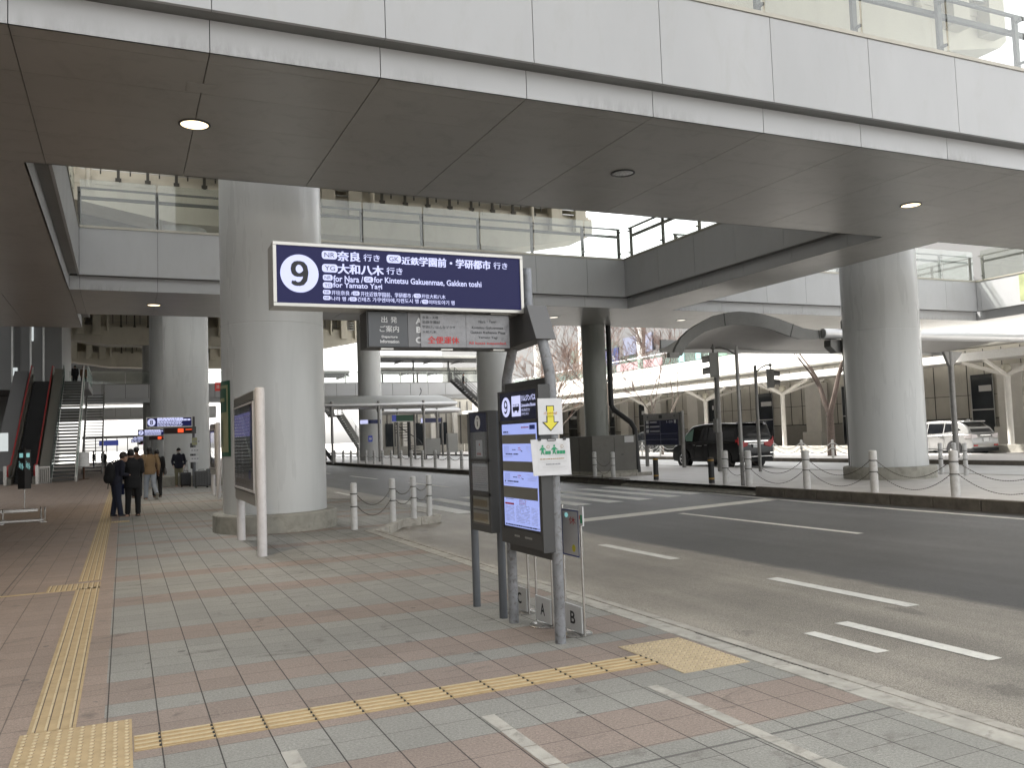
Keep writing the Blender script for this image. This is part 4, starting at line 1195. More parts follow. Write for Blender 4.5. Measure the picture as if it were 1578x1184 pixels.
# ================================================================ FURTHER STOP SIGNS
def far_sign(y, num, label, x0=.85, x1=2.62, z0=2.48, z1=2.91, pole=True):
    XP = x1+.05
    t = empty('bus_stop_sign', (XP,y,0), 0, label, 'bus stop sign')
    mb = MB(); mb.box(x0,x1,y,y+.2,z0,z1); b_ = mb.build('destination_board', MT['frame_silver'], t, smooth=0)
    mb = MB(); mb.box(x0+.04,x1-.04,y-.01,y-.001,z0+.04,z1-.04); mb.build('display', MT['sign_navy'], b_, smooth=0)
    mb = MB(); F = px_plane(y-.02); h = z1-z0
    disc(mb, x0+.20, z0+h/2, .15, .15, F, 0); put_text(mb, num, x0+.14, x0+.26, z0+h/2-.1, z0+h/2+.1, px_plane(y-.03), 1, bold=.02)
    rr = random.Random(int(y))
    for k, hh in enumerate((.07,.07,.04,.04,.03,.03)):
        z = z1-.07-.058*k-(0.0 if k < 2 else .01); u = x0+.42; e = x0+(1.35 if k in (0,) else 1.65 if k==1 else 1.35)
        while u < e: L = rr.uniform(.04,.12); rect(mb, u, u+L, z-hh/2, z+hh/2, F, 0); u += L+rr.uniform(.01,.03)
    mb.build('lettering', [MT['sign_white'], MT['navy']], b_, smooth=0)
    mb = MB(); mb.box(x0+.66,x1-.02,y+.08,y+.25,z0-.27,z0-.01); d = mb.build('departure_board', MT['frame_dark'], t, smooth=0)
    mb = MB(); mb.box(x0+.70,x1-.06,y+.06,y+.079,z0-.24,z0-.04); mb.build('led_panel', MT['led_dark'], d, smooth=0)
    mb = MB(); mb.box(x0+1.2,x0+1.42,y+.04,y+.055,z0-.22,z0-.06); mb.box(x0+1.5,x0+1.75,y+.04,y+.055,z0-.12,z0-.09); mb.build('led_text', MT['led_red'], d, smooth=0)
    if pole:
        for yy in (y-.35,y+.5):
            mb = MB(); mb.tube([(XP,yy,0),(XP,yy,1.9),(XP,y+.08,2.3)],.045,12); mb.build('leg', MT['pole_gray'], t)
        mb = MB(); mb.cyl((XP,y+.1,2.2),(XP,y+.1,2.9),.05,n=14); mb.box(XP-.07,XP+.07,y-.2,y+.35,2.2,2.48); mb.build('upper_pole', MT['bracket_box'], t)
        mb = MB(); mb.box(XP-.12,XP-.06,y-.3,y+.45,.75,1.8); mb.build('timetable_case', MT['frame_dark'], t, smooth=0)
far_sign(37.9,'8','blue backlit number eight bus sign with red departure lettering beneath')
far_sign(60.5,'7','smaller blue number seven bus sign half hidden by the stop eight column')
far_sign(92,'6','tiny distant blue bus sign above the walking people')
far_sign(112,'5','tiniest blue bus sign at the end of the walk')
# papers at stop eight
for i, (x, z0, z1, w_, m, l) in enumerate(((2.66,1.72,2.02,.20,'poster_cream','small cream arrow notice high on the stop eight post'),(2.66,1.36,1.62,.36,'paper','white notice in the middle of the stop eight post'),(2.66,1.02,1.28,.34,'paper','lowest white notice on the stop eight post'))):
    t = empty('paper_notice', (x,37.5,z0), 0, l, 'notice')
    mb = MB(); mb.box(x-w_/2,x+w_/2,37.49,37.5,z0,z1); mb.build('sheet', MT[m], t, smooth=0)
    mb = MB()
    for k in range(3): mb.box(x-w_*.35+.1*k,x-w_*.35+.1*k+.06,37.48,37.489,z0+.12,z0+.17)
    mb.build('print', MT['grey_ink'], t, smooth=0)
t = empty('queue_stand', (2.45,38.4,0), 0, 'white letter A stand on the ground by the stop eight post', 'stand')
mb = MB(); mb.box(1.98,2.33,39.38,39.42,.03,.32); mb.build('letter_plate', MT['paper'], t, smooth=0)
mb = MB(); put_text(mb, 'A', 2.10,2.22,.08,.26, px_plane(39.37), 0, bold=.02); mb.build('lettering', MT['black_ink'], t, smooth=0)
mb = MB(); mb.cyl((2.34,39.4,0),(2.34,39.4,1.1),.015,n=8); mb.cyl((2.50,39.4,0),(2.50,39.4,1.1),.015,n=8); mb.box(2.34,2.50,39.39,39.41,.6,1.08); mb.build('pole', MT['steel'], t)

# suitcases
def suitcase(x, y, w_, d, h, m, label, rz=0):
    t = empty('suitcase', (x,y,0), rz, label, 'suitcase', 'suitcases standing by stop eight')
    mb = MB(); mb.box(x-w_/2,x+w_/2,y-d/2,y+d/2,.05,h); o = mb.build('shell', MT[m], t, bevel=.05)
    mb = MB()
    for k in range(5): mb.box(x-w_/2+.06+k*(w_-.12)/4-.008,x-w_/2+.06+k*(w_-.12)/4+.008,y-d/2-.008,y-d/2+.002,.12,h-.07)
    mb.build('rib', MT['case_black'], o, smooth=0)
    mb = MB(); mb.tube([(x-.1,y,h-.02),(x-.1,y,h+.05),(x+.1,y,h+.05),(x+.1,y,h-.02)],.012,8); mb.build('handle', MT['case_black'], t)
    for sx in (-1,1):
        for sy in (-1,1):
            mb = MB(); mb.cyl((x+sx*(w_/2-.05)-.02,y+sy*(d/2-.05),.03),(x+sx*(w_/2-.05)+.02,y+sy*(d/2-.05),.03),.03,n=12); mb.build('wheel', MT['rubber'], t)
suitcase(2.36,38.3,.42,.25,.60,'case_black','small black suitcase, left of the three beside the stop eight post')
suitcase(2.84,36.6,.52,.28,.68,'case_grey','middle dark grey ribbed suitcase beside the stop eight post')
suitcase(3.28,37.0,.46,.28,.74,'case_light','tall grey suitcase held upright, right of the three suitcases')

# ================================================================ LEFT SIDE ITEMS
t = empty('direction_pylon', (-2.52,27.6,0), 0, 'black signal box with glowing mint lettering on a thin post', 'direction sign')
PX_, PY_ = -2.52, 27.6
mb = MB(); mb.cyl((PX_,PY_,0),(PX_,PY_,.62),.018,n=12); mb.build('post', MT['steel'], t)
ca, sa = math.cos(math.radians(-38)), math.sin(math.radians(-38))
mb = MB(); mb.obox((PX_,PY_,1.17),(.115*ca,.115*sa,0),(-.115*sa,.115*ca,0),(0,0,.545)); mb.ball((PX_,PY_,1.735),.035); mb.build('box', MT['black'], t, smooth=0)
def rotp(u, v, off):  # point on the front (-y) face
    return (PX_+u*ca+(.115+off)*sa, PY_+u*sa-(.115+off)*ca, v)
def rots(u, v, off):
    return (PX_+(.115+off)*ca-u*sa, PY_+(.115+off)*sa+u*ca, v)
mb = MB()
for fn in (rotp, rots):
    F = lambda u, v, fn=fn: fn(u, v, .003)
    rect(mb, -.06,.06,1.50,1.62, F, 0); 
    for k in range(4): put_text(mb, '乗場'[k%2], -.08+.045*k,-.045+.045*k,1.36-.05*k,1.40-.05*k, F, 0)
    for k in range(3): rect(mb, -.07+.05*k,-.05+.05*k,1.22-.03*k,1.34, F, 0)
mb.build('lettering', MT['sign_mint'], t, smooth=0)
t = empty('low_barrier', (-2.2,23.0,0), 0, 'low steel ground barrier on two brackets in the left foreground walk', 'barrier')
mb = MB(); mb.box(-4.4,-1.70,22.75,22.83,.03,.09); mb.box(-4.4,-1.85,23.35,23.43,.22,.30); mb.build('bar', MT['steel'], t, smooth=0, bevel=.01)
for x in (-2.60,-1.75):
    mb = MB()
    for dx in (0,.08): mb.tube([(x+dx,22.8,.05),(x+dx,22.8,.30),(x+dx,22.86,.34),(x+dx,22.92,.30),(x+dx,22.92,.06)],.016,8)
    mb.box(x-.02,x+.12,22.75,23.0,0,.02); mb.build('bracket', MT['steel'], t)
t = empty('easel_sign', (-2.1,56,0), 0, 'slanted silvery notice stand by the foot of the stairs', 'sign stand')
mb = MB(); mb.obox((-2.1,56,1.15),(.30,0,0),(0,.16,.42),(0,.02,-.008)); mb.build('board', MT['steel'], t, smooth=0)
mb = MB(); mb.cyl((-2.1,56,0),(-2.1,56,.95),.05,n=12); mb.box(-2.35,-1.85,55.8,56.2,0,.03); mb.build('post', MT['handrail_red'] if False else MT['leather_brown'], t)

# escalator and stairs, running up away from the camera
YB, YT, ZT = 52.5, 64.0, 6.30
def slope(y, dz=0): return (y-YB)/(YT-YB)*ZT+dz
es = empty('escalator', (-4.8,YB,0), 0, 'long escalator with red handrails rising at the far left', 'escalator')
mb = MB(); n = 34
for i in range(n):
    y0 = YB+(YT-YB)*i/n; y1 = YB+(YT-YB)*(i+1)/n; z1 = slope(y1)
    mb.box(-5.28,-4.37,y0,y1+.3,max(z1-.5,0),z1)
mb.build('step', MT['escalator_step'], es, smooth=0)
for sgn, xx in ((-1,-5.43),(1,-4.22)):
    mb = MB(); mb.prism([(xx-.12,YB-1.2,0),(xx-.12,YB-1.2,.35),(xx-.12,YB,.45),(xx-.12,YT,ZT+.45),(xx-.12,YT+1.3,ZT+.45),(xx-.12,YT+1.3,ZT-.3),(xx-.12,YT,ZT-.5),(xx-.12,YB+.8,-.02)], (.24,0,0))
    mb.build('skirt', MT['escalator_side'], es, smooth=0)
    mb = MB(); mb.prism([(xx-.02,YB-1.2,.35),(xx-.02,YB-1.2,.95),(xx-.02,YB,1.0),(xx-.02,YT,ZT+1.0),(xx-.02,YT+1.3,ZT+1.0),(xx-.02,YT+1.3,ZT+.45),(xx-.02,YT,ZT+.45),(xx-.02,YB,.45)], (.04,0,0))
    mb.build('balustrade', MT['escalator_side'], es, smooth=0)
    mb = MB(); mb.tube([(xx,YB-1.35,.45),(xx,YB-1.45,.72),(xx,YB-1.3,.98),(xx,YB,1.04),(xx,YT,ZT+1.04),(xx,YT+1.3,ZT+1.04)],.040,8); mb.build('handrail', MT['handrail_red'], es)
mb = MB(); mb.prism([(-4.09,YB-.2,.0),(-4.09,YB-.2,.75),(-4.09,YT,ZT+.85),(-4.09,YT,ZT-.6),(-4.09,YB+2,0)], (.46,0,0)); mb.build('cladding', MT['escalator_side'], es, smooth=0)
mb = MB(); mb.prism([(-6.4,YB+.8,0),(-6.4,YB+.8,.7),(-6.4,YT,ZT+.7),(-6.4,YT,0)], (.8,0,0)); mb.build('side_wall', MT['terminal_dark'], es, smooth=0)
for xa in (-4.16,-5.6):
    mb = MB(); mb.box(xa,xa+.15,YB-1.6,YB-1.5,0,1.0); mb.build('gate_post', MT['steel'], es, smooth=0)
mb = MB(); mb.box(-4.0,-3.5,YB-1.4,YB-1.35,.85,.9)
for k in range(6): mb.box(-3.98+.09*k,-3.96+.09*k,YB-1.4,YB-1.36,0,.85)
mb.build('gate_rail', MT['steel'], es, smooth=0)
st = empty('staircase', (-2.9,YB,0), 0, 'open tread metal staircase with white stringer beside the escalator', 'staircase')
n = 32; mb = MB()
for i in range(n):
    y0 = YB+(YT-YB)*i/n; z = slope(y0+(YT-YB)/n)
    mb.box(-3.50,-2.42,y0,y0+.34,z-.045,z)
    mb.box(-3.50,-2.42,y0,y0+.02,z-.12,z-.04)
mb.build('tread', MT['stair_grey'], st, smooth=0)
mb = MB(); mb.beam((-2.36,YB-.1,.10),(-2.36,YT,ZT+.12),.10,.34); mb.build('stringer', MT['white_paint'], st, smooth=0)
mb = MB(); mb.beam((-3.56,YB-.1,.05),(-3.56,YT,ZT),.08,.3); mb.build('stringer', MT['rail_light'], st, smooth=0)
for xx in (-3.56,-2.36):
    mb = MB()
    for k in range(9):
        y = YB+(YT-YB)*k/8; z = slope(y); mb.box(xx-.025,xx+.025,y-.025,y+.025,z,z+1.05)
    mb.beam((xx,YB,1.07),(xx,YT,ZT+1.07),.06,.06); mb.build('handrail', MT['stair_grey'] if xx < -3 else MT['white_paint'], st, smooth=0)
    mb = MB(); mb.prism([(xx+.04,YB,.25),(xx+.04,YB,1.0),(xx+.04,YT,ZT+1.0),(xx+.04,YT,ZT+.25)], (.012,0,0)); mb.build('glass_panel', MT['stair_glass'], st, smooth=0)
mb = MB(); mb.box(-12.3,-2.1,YT+.35,72.9,5.85,6.29); mb.box(-12.3,-2.1,YT+.30,YT+.349,5.8,6.31)
lo = mb.build('landing_deck', MT['terminal_wall'], None, smooth=0); tag(lo, 'dark landing deck at the top of the escalator and stairs', 'walkway')
t = empty('railing', (-2.15,66.5,6.3), 0, 'glass railing along the edge of the top landing beside the stairs', 'railing')
mb = MB(); mb.box(-2.18,-2.12,YT+.4,72.5,7.36,7.42); mb.build('handrail', MT['rail_light'], t, smooth=0)
for yy in (64.6,67,69.5,72.3): mb = MB(); mb.box(-2.18,-2.12,yy-.03,yy+.03,6.3,7.37); mb.build('rail_post', MT['rail_light'], t, smooth=0)
mb = MB(); mb.box(-2.16,-2.14,YT+.45,72.4,6.4,7.3); mb.build('glass_panel', MT['stair_glass'], t, smooth=0)
st2 = empty('staircase', (-1.2,66,0), 0, 'far second open staircase silhouetted against the bright opening', 'staircase')
mb = MB(); n = 26
for i in range(n):
    y0 = 68+10*i/n; z = 6.2*(i+1)/n; mb.box(-2.6,-1.45,y0,y0+.34,z-.05,z)
mb.build('tread', MT['stair_dark'], st2, smooth=0)
mb = MB()
for x in (-2.65,-1.40): mb.beam((x,67.9,.1),(x,78,6.3),.1,.3)
mb.build('stringer', MT['rail_light'], st2, smooth=0)
mb = MB()
for x in (-2.65,-1.40): mb.beam((x,67.9,1.1),(x,78,7.3),.06,.06)
mb.build('handrail', MT['rail_light'], st2, smooth=0)

# terminal building on the left, its unseen height raised to block sun
T = empty('terminal_building', (-12,30,0), 0, 'tall grey terminal building wall at the far left behind the escalator', 'building')
mb = MB(); mb.box(-14,-12.4,46,73,0,46); mb.box(-16,-6.9,73,90,0,46); mb.box(-6.89,-4.2,73,86,6.3,46); mb.box(-16,-9.0,90,150,0,46)
mb.build('wall', MT['terminal_wall'], T, smooth=0)
mb = MB(); mb.box(-14,-12.4,-30,46,0,46); mb.build('wall', MT['terminal_bounce'], T, smooth=0)  # unseen near wall, coloured pale to bounce light onto the walk
mb = MB()
for x in (-10.4,-8.9,-7.45,-6.25,-5.4): mb.box(x-.07,x+.07,72.85,72.98,6.3,20)
mb.build('mullion', MT['rail_light'], T, smooth=0)
mb = MB(); mb.box(-7.3,-6.95,72.93,72.985,6.3,16); mb.box(-12.3,-10.6,72.9,72.985,6.5,12); mb.build('recess', MT['terminal_dark'], T, smooth=0)
mb = MB()
y = -10
while y < 62: mb.box(-12.4,-12.36,y,y+.06,0,24); y += 3
mb.build('panel_joint', MT['seam'], T, smooth=0)
for (x0,x1,z0,z1,m) in ((-6.18,-6.05,10.0,11.6,'sign_mint'),(-7.4,-7.1,7.4,8.0,'sign_mint')):
    mb = MB(); mb.box(x0,x1,72.8,72.84,z0,z1); mb.build('lit_panel', MT['light_case'], T, smooth=0)
mb = MB(); mb.box(-6.2,-4.88,46.0,46.2,1.75,2.60); mb.box(-5.9,-5.8,46.05,46.15,0,1.75)
o = mb.build('light_case', MT['light_case'], smooth=0); tag(o, 'pale glowing advertising case left of the escalator', 'light case')
mb = MB(); mb.box(-5.75,-5.70,50.4,50.45,0,.9); mb.box(-7.2,-5.75,50.4,50.45,.85,.9); mb.box(-7.2,-5.75,50.4,50.45,.1,.15); mb.box(-6.3,-6.25,50.4,50.45,0,.9)
tag(mb.build('railing', MT['steel'], smooth=0), 'short steel railing at the foot of the escalator, left side', 'railing')
# ================================================================ BOLLARDS AND CHAINS
def bollard(r, h, m='bollard_paint', n=24):
    t = empty('bollard', (0,0,0), 0, '', 'bollard')
    mb = MB(); mb.lathe([(r,0),(r,h-.035),(r*.93,h-.012),(r*.6,h),(.002,h+.002)], n=n, caps=False); mb.build('post', MT[m], t)
    for z in (h*.49,h*.76):
        mb = MB(); mb.lathe([(r+.001,z-.012),(r+.006,z-.010),(r+.006,z+.010),(r+.001,z+.012)], n=n, caps=False)
        mb.build('chain_ring', MT['rail_steel'], t)
    return t
def chain(p, q, sag, r=.007, m='chain', n=46, label='', group='', links=True):
    p = Vector(p); q = Vector(q); pts = []; rad = []
    L = (q-p).length
    n = max(12, int(L/.026)) if links else 14
    n = min(n, 110)
    for i in range(n+1):
        s = i/n; c = p.lerp(q, s); c.z -= sag*4*s*(1-s); pts.append(c); rad.append(r*(1.35 if i%2 else .55) if links else r)
    mb = MB(); mb.tube(pts, rad, 6)
    o = mb.build('chain', MT[m]); tag(o, label, 'chain', group)
    return o
def strung(pts, z0, h, r, zs, labels, clabel, group, cgroup, m='bollard_paint', cm='chain', sag=.2, links=True, skip=(), cr=.007):
    pr = bollard(r, h, m); used = [False]
    for i, (x, y) in enumerate(pts):
        place(pr, used, (x,y,z0), 0, labels(i), group)
    for i in range(len(pts)-1):
        if i in skip: continue
        for k, z in enumerate(zs):
            a = Vector((pts[i][0],pts[i][1],0)); b = Vector((pts[i+1][0],pts[i+1][1],0)); d = (b-a).normalized()
            p = a+d*r; q = b-d*r
            chain((p.x,p.y,z0+z),(q.x,q.y,z0+z), min(sag,(b-a).length*.2), cr, cm, label='%s chain %s' % (['upper','lower'][k] if len(zs) > 1 else 'sagging', clabel(i)), group=cgroup, links=links)
nb = [(3.86,15.72),(4.86,16.62),(5.42,17.02),(5.86,17.32)]
strung(nb, 0, .86, .060, (.66,.46), lambda i: ['leftmost of the four bollards on the crossing bulb, nearest the huge column','second bollard from the left on the crossing bulb','third bollard from the left on the crossing bulb','rightmost of the four bollards, on the tip of the crossing bulb'][i],
       lambda i: 'in the %s gap of the crossing bulb bollards' % ['left','middle','right'][i], 'bollards on the crossing bulb', 'chains of the crossing bulb', sag=.26)
md = [(15.3,19.5),(15.32,18.55),(15.42,16.5),(15.5,14.47),(15.49,12.38),(15.49,10.1),(15.49,8.0)]
strung(md, ZM, .95, .088, (.72,.46), lambda i: ['thick median bollard left of the near signal pole','thick median bollard just right of the near signal pole','thick median bollard left of the right column','thick median bollard standing before the right column plinth','thick median bollard at the right near the frame edge','median bollard beyond the right frame edge','farther median bollard beyond the right frame edge'][i],
       lambda i: 'hanging in gap %s of the near median bollards' % ORD[i], 'thick bollards on the near median', 'chains of the near median', sag=.36)
fb = [(15.7,y) for y in (41.1,43,45.2,47.4,49.5,51.6,53.7,55.8,57.9,60.0,62.2,64.5,67.0,70.0)]
strung(fb, ZM, .95, .085, (.62,), lambda i: '%s grey bollard counted from the right in the long row along the far kerb' % ORD[i],
       lambda i: 'in the %s gap from the right of the far kerb row' % ORD[i], 'bollards in the far kerb row', 'chains of the far kerb row', links=False, cr=.012)
cb = [(15.35,26.9),(15.33,25.6)]
strung(cb, ZM, .9, .075, (.66,.40), lambda i: ['bollard standing left in front of the grey cabinet','bollard right of its twin in front of the grey cabinet'][i], lambda i: 'between the two bollards by the grey cabinet', 'bollards by the grey cabinet', 'chains by the grey cabinet', sag=.3)
rb = [(22.05,18.05),(21.95,17.5),(21.75,17.0)]
strung(rb, ZM, .92, .06, (), lambda i: ['left','middle','right'][i]+' of the three slim bollards clustered right of the right column', lambda i: '', 'slim bollards by the right column', '')
chain((21.6,19.4,ZM+.72),(22.02,18.1,ZM+.72),.1,.008,label='short chain between the right column and the slim bollards',group='chains of the near median')
wb = [(28.75,25.2+1.93*k) for k in range(13)]
strung(wb, .16, .82, .055, (.70,.48), lambda i: '%s white bollard from the right along the tree strip' % ORD[i], lambda i: 'in the %s gap from the right of the white bollard row' % ORD[i], 'white bollards along the tree strip', 'white chains along the tree strip', 'white_paint', 'white_chain', sag=.3, links=False, cr=.018)
for (x,y,l) in ((15.6,23.4,'black flexible post with amber bands near the map stand'),(15.5,20.4,'black flexible post with amber bands beside the median bollards')):
    t = empty('marker_post', (x,y,-.0), 0, l, 'marker post', 'black banded posts on the dropped kerb')
    mb = MB(); mb.cyl((x,y,0),(x,y,.80),.085,n=20); mb.build('post', MT['black'], t)
    mb = MB()
    for z in (.17,.70): mb.lathe([(.087,0),(.087,.05)], (x,y,z), n=20, caps=False)
    mb.lathe([(.087,.0),(.06,.01),(.001,.012)], (x,y,.79), n=20, caps=False)
    mb.build('band', MT['amber'], t)

# grey cabinet round the slim column ------------------------------
t = empty('utility_cabinet', (16.8,28.6,ZM), 0, 'grey metal cabinet wrapped round the foot of the slim dark column', 'cabinet')
mb = MB(); mb.box(15.85,17.75,27.9,29.9,ZM+.13,ZM+1.46); c_ = mb.build('box', MT['box_gray'], t, smooth=0, bevel=.01)
mb = MB(); mb.box(15.82,17.78,27.87,29.93,ZM-.02,ZM+.13); mb.build('base', MT['plinth'], t, smooth=0)
mb = MB()
for x in (16.8,): mb.box(x-.006,x+.006,27.893,27.899,ZM+.2,ZM+1.4)
mb.box(15.842,15.849,28.9,28.91,ZM+.2,ZM+1.4)
mb.build('door_gap', MT['seam'], c_, smooth=0)
mb = MB(); mb.box(17.25,17.65,27.885,27.898,ZM+1.18,ZM+1.42); mb.build('plate', MT['lettering_gray'], c_, smooth=0)
mb = MB(); mb.box(16.6,16.68,27.86,27.898,ZM+.72,ZM+.75); mb.box(17.1,17.18,27.86,27.898,ZM+.72,ZM+.75); mb.build('handle', MT['dark_steel'], c_, smooth=0)
t = empty('drain_pipe', (17.4,28.5,ZM), 0, 'black drain pipe bending down beside the slim dark column', 'pipe')
mb = MB(); mb.tube([(17.22,28.7,ZS),(17.22,28.7,2.7),(17.28,28.6,2.5),(17.75,28.2,2.0),(17.86,28.1,1.75),(17.88,28.0,ZM)],[.10]*6,12); mb.build('pipe', MT['pipe_black'], t)
mb = MB()
for z in (4.8,3.6): mb.box(17.0,17.3,28.65,28.75,z,z+.06)
mb.build('clamp', MT['dark_steel'], t, smooth=0)
mb = MB(); stone_line(mb, [(15.25,26.3),(17.3,26.3)], .14, ZM, ZM+.12, L=.7, gap=.02)
tag(mb.build('refuge_kerb', MT['kerb'], smooth=0, bevel=.01), 'low concrete kerb line on the median before the grey cabinet', 'kerb stones')
move = [o for o in bpy.data.objects if o.get('label','').startswith('slim dark column')][0]; move.location = (16.62,28.85,ZM)

# map stand on the median ------------------------------------------
t = empty('area_map_stand', (21.6,31.7,ZM), 0, 'dark blue directory board on two grey posts left of the black van', 'directory board')
for y in (30.25,33.05):
    mb = MB(); mb.cyl((21.6,y,ZM),(21.6,y,2.45),.085,n=16); mb.build('post', MT['signal_pole'], t)
mb = MB(); mb.box(21.48,21.6,30.33,32.97,1.0,2.40); b_ = mb.build('panel', MT['signal_pole'], t, smooth=0)
mb = MB(); mb.box(21.465,21.478,30.4,32.9,1.02,2.10); mb.build('map', MT['navy'], b_, smooth=0)
mb = MB(); F = px_side(21.455); rr = random.Random(4)
for z in (1.97,1.77,1.57): rect(mb, 32.80,32.60,z,z+.13,F,0); rect(mb, 32.5,31.95-.2*(z<1.9),z+.02,z+.09,F,1)
put_text(mb, '1-20', 31.2,30.75,1.97,2.06,F,0); rect(mb,30.65,30.5,1.95,2.08,F,0)
for x in (31.7,): rect(mb,x,x-.015,1.05,2.08,F,1)
for z in (1.25,1.5): rect(mb,32.85,30.45,z,z+.01,F,1)
mb.build('lettering', [MT['lettering_gray'], MT['grey_ink']], b_, smooth=0)
mb = MB(); F = px_side(21.47)
put_text(mb, '↑', 32.75,32.6,2.19,2.32,F,0,bold=.03); put_text(mb, '↑', 30.7,30.55,2.19,2.32,F,0,bold=.03); rect(mb,31.8,31.55,2.18,2.33,F,0)
mb.build('header_sign', MT['black_ink'], b_, smooth=0)

# traffic signals -----------------------------------------------------
LV = Vector((-.777,.63,0)); 
def signal(x, y, top, arm, d, label, r=.055):
    t = empty('pedestrian_signal', (x,y,ZM), 0, label, 'traffic signal')
    mb = MB(); mb.cyl((x,y,ZM),(x,y,top),r,r*.9,n=14); mb.ball((x,y,top),r*.9); mb.build('pole', MT['signal_pole'], t)
    e = Vector((x,y,top))+d*arm
    mb = MB(); mb.tube([Vector((x,y,top-.22)), Vector((x,y,top-.05))+d*arm*.35, Vector((x,y,top+.03))+d*arm*.7, e+Vector((0,0,.02))],.024,8)
    mb.cyl(e+Vector((0,0,-.12)), e+Vector((0,0,.1)),.028,n=8); mb.lathe([(.02,0),(.07,.03),(.07,.05),(.02,.09),(.015,.15)], tuple(e+Vector((0,0,-.02))), n=10); mb.build('arm', MT['rail_steel'], t)
    u = Vector((-d.y,d.x,0)); c = e+Vector((0,0,-.45))
    mb = MB(); mb.obox(c, d*.11, u*.17, (0,0,.33)); mb.obox(c-d*.12, d*.02, u*.19, (0,0,.35)); h_ = mb.build('head', MT['signal_grey'], t, smooth=0, bevel=.01)
    for k, z in enumerate((.16,-.16)):
        cc_ = c+d*.11+Vector((0,0,z))
        mb = MB(); N = 12; vs = []; 
        for i in range(N+1):
            a = PI*(-.15+1.3*i/N); rr_ = .13
            for L in (0,.20): vs.append(cc_+d*L+u*(rr_*math.cos(a))+Vector((0,0,rr_*math.sin(a)*.95 - L*.15)))
        mb.add(vs, [(2*i,2*i+1,2*i+3,2*i+2) for i in range(N)]); mb.build('visor', MT['signal_pole'], h_)
        mb = MB(); mb.obox(cc_, d*.01, u*.12, (0,0,.12)); mb.build('lens', MT['window_dark'], h_, smooth=0)
    return t
signal(15.32,18.8,3.83,.62,LV,'tall signal pole nearest the road with its double lamp head hung to the left')
signal(20.6,24.3,3.80,.52,-LV,'farther signal pole with its lamp head hung to the right', .06)
t = empty('lamp_post', (20.2,26.0,ZM), 0, 'stout plain grey post left of the near signal pole', 'post')
mb = MB(); mb.lathe([(.115,0),(.112,1.4),(.118,1.42),(.10,1.46),(.095,3.74),(.01,3.76)], (20.2,26.0,ZM), n=18); mb.build('post', MT['signal_pole'], t)
mb = MB(); mb.box(20.03,20.1,25.9,26.1,1.5,2.0); mb.build('box', MT['signal_grey'], t, smooth=0)

# ================================================================ ARCHED STOP CANOPY
t = empty('arched_canopy', (23,22.8,4.6), 0, 'wave shaped metal bus shelter roof in front of the right column', 'canopy')
top = [(15.02,3.90),(15.12,4.12),(15.32,4.41),(15.60,4.63),(15.94,4.82),(16.56,5.10),(17.1,5.22),(17.57,5.27),(18.1,5.25),(18.59,5.19),(19.1,5.08),(19.6,4.94),(20.1,4.80),(20.6,4.74),(21.3,4.72)]
bot = [(15.32,3.86),(15.42,4.05),(15.60,4.25),(15.86,4.42),(16.20,4.60),(16.75,4.75),(17.2,4.83),(17.6,4.85),(18.1,4.83),(18.6,4.76),(19.0,4.67),(19.5,4.53),(19.95,4.43),(20.5,4.42),(21.3,4.48)]
YFc, YR = 21.3, 24.2
def rear(x): 
    s = (x-15.0)/(29.7-15.0); return 16.3+s*(30.0-16.3)
mb = MB()
vs = [(x,YFc,z) for x,z in top]+[(x,YFc,z) for x,z in bot]; n = len(top)
mb.add(vs, [(i,i+1,n+i+1,n+i) for i in range(n-1)]+[(0,n,n,n)][:0])
vs2 = [(x,YFc+.12,z) for x,z in top]+[(x,YFc+.12,z) for x,z in bot]
mb.add(vs2, [(i,n+i,n+i+1,i+1) for i in range(n-1)])
mb.add([vs[i] for i in range(n)]+[vs2[i] for i in range(n)], [(i,n+i,n+i+1,i+1) for i in range(n-1)])
mb.add([vs[n+i] for i in range(n)]+[vs2[n+i] for i in range(n)], [(i,i+1,n+i+1,n+i) for i in range(n-1)])
mb.build('wave_fascia', MT['canopy_metal'], t, smooth=0)
mb = MB()
for (x0,z0,x1,z1) in ((16.95,5.2,16.98,4.80),(19.7,4.92,19.55,4.50),(20.75,4.74,20.8,4.42)): mb.add([(x0-.015,YFc-.004,z0),(x0+.015,YFc-.004,z0),(x1+.015,YFc-.004,z1),(x1-.015,YFc-.004,z1)], [(0,1,2,3)])
mb.build('panel_joint', MT['seam'], t, smooth=0)
K = 10
xs = [x for x,_ in bot]+[22.5,24,26,28,29.6]; zf = [z for _,z in bot]+[4.52]*5
def surf(mb, dz):
    vs = []; m_ = len(xs)
    for i in range(m_):
        zr = 4.36+max(0,(zf[i]-4.45))*.10
        xr = rear(xs[i])
        for k in range(K+1):
            s = k/K; vs.append((xs[i]*(1-s)+xr*s, YFc+.06+(YR-YFc)*s, zf[i]*(1-s)**1.3+zr*(1-(1-s)**1.3)+dz))
    mb.add(vs, [(i*(K+1)+k,(i+1)*(K+1)+k,(i+1)*(K+1)+k+1,i*(K+1)+k+1) for i in range(m_-1) for k in range(K)])
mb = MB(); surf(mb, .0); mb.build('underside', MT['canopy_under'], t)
xs = [x for x,_ in top]+[22.5,24,26,28,29.6]; zf = [z-.02 for _,z in top]+[4.70]*5
mb = MB(); surf(mb, .0); mb.build('roof_skin', MT['canopy_top'], t)
mb = MB(); mb.box(rear(15.3),30.2,YR,YR+.12,4.28,4.40); mb.box(rear(15.3),30.2,YR+.01,YR+.1,4.40,4.70); mb.build('rear_edge', MT['rail_light'], t, smooth=0)
mb = MB(); mb.tube([(20.9,YFc-.02,4.63),(34,YFc-.02,4.63)],.165,20); mb.build('edge_tube', MT['tube_metal'], t)
mb = MB(); mb.lathe([(.167,0),(.167,.02)],(0,0,0)); 
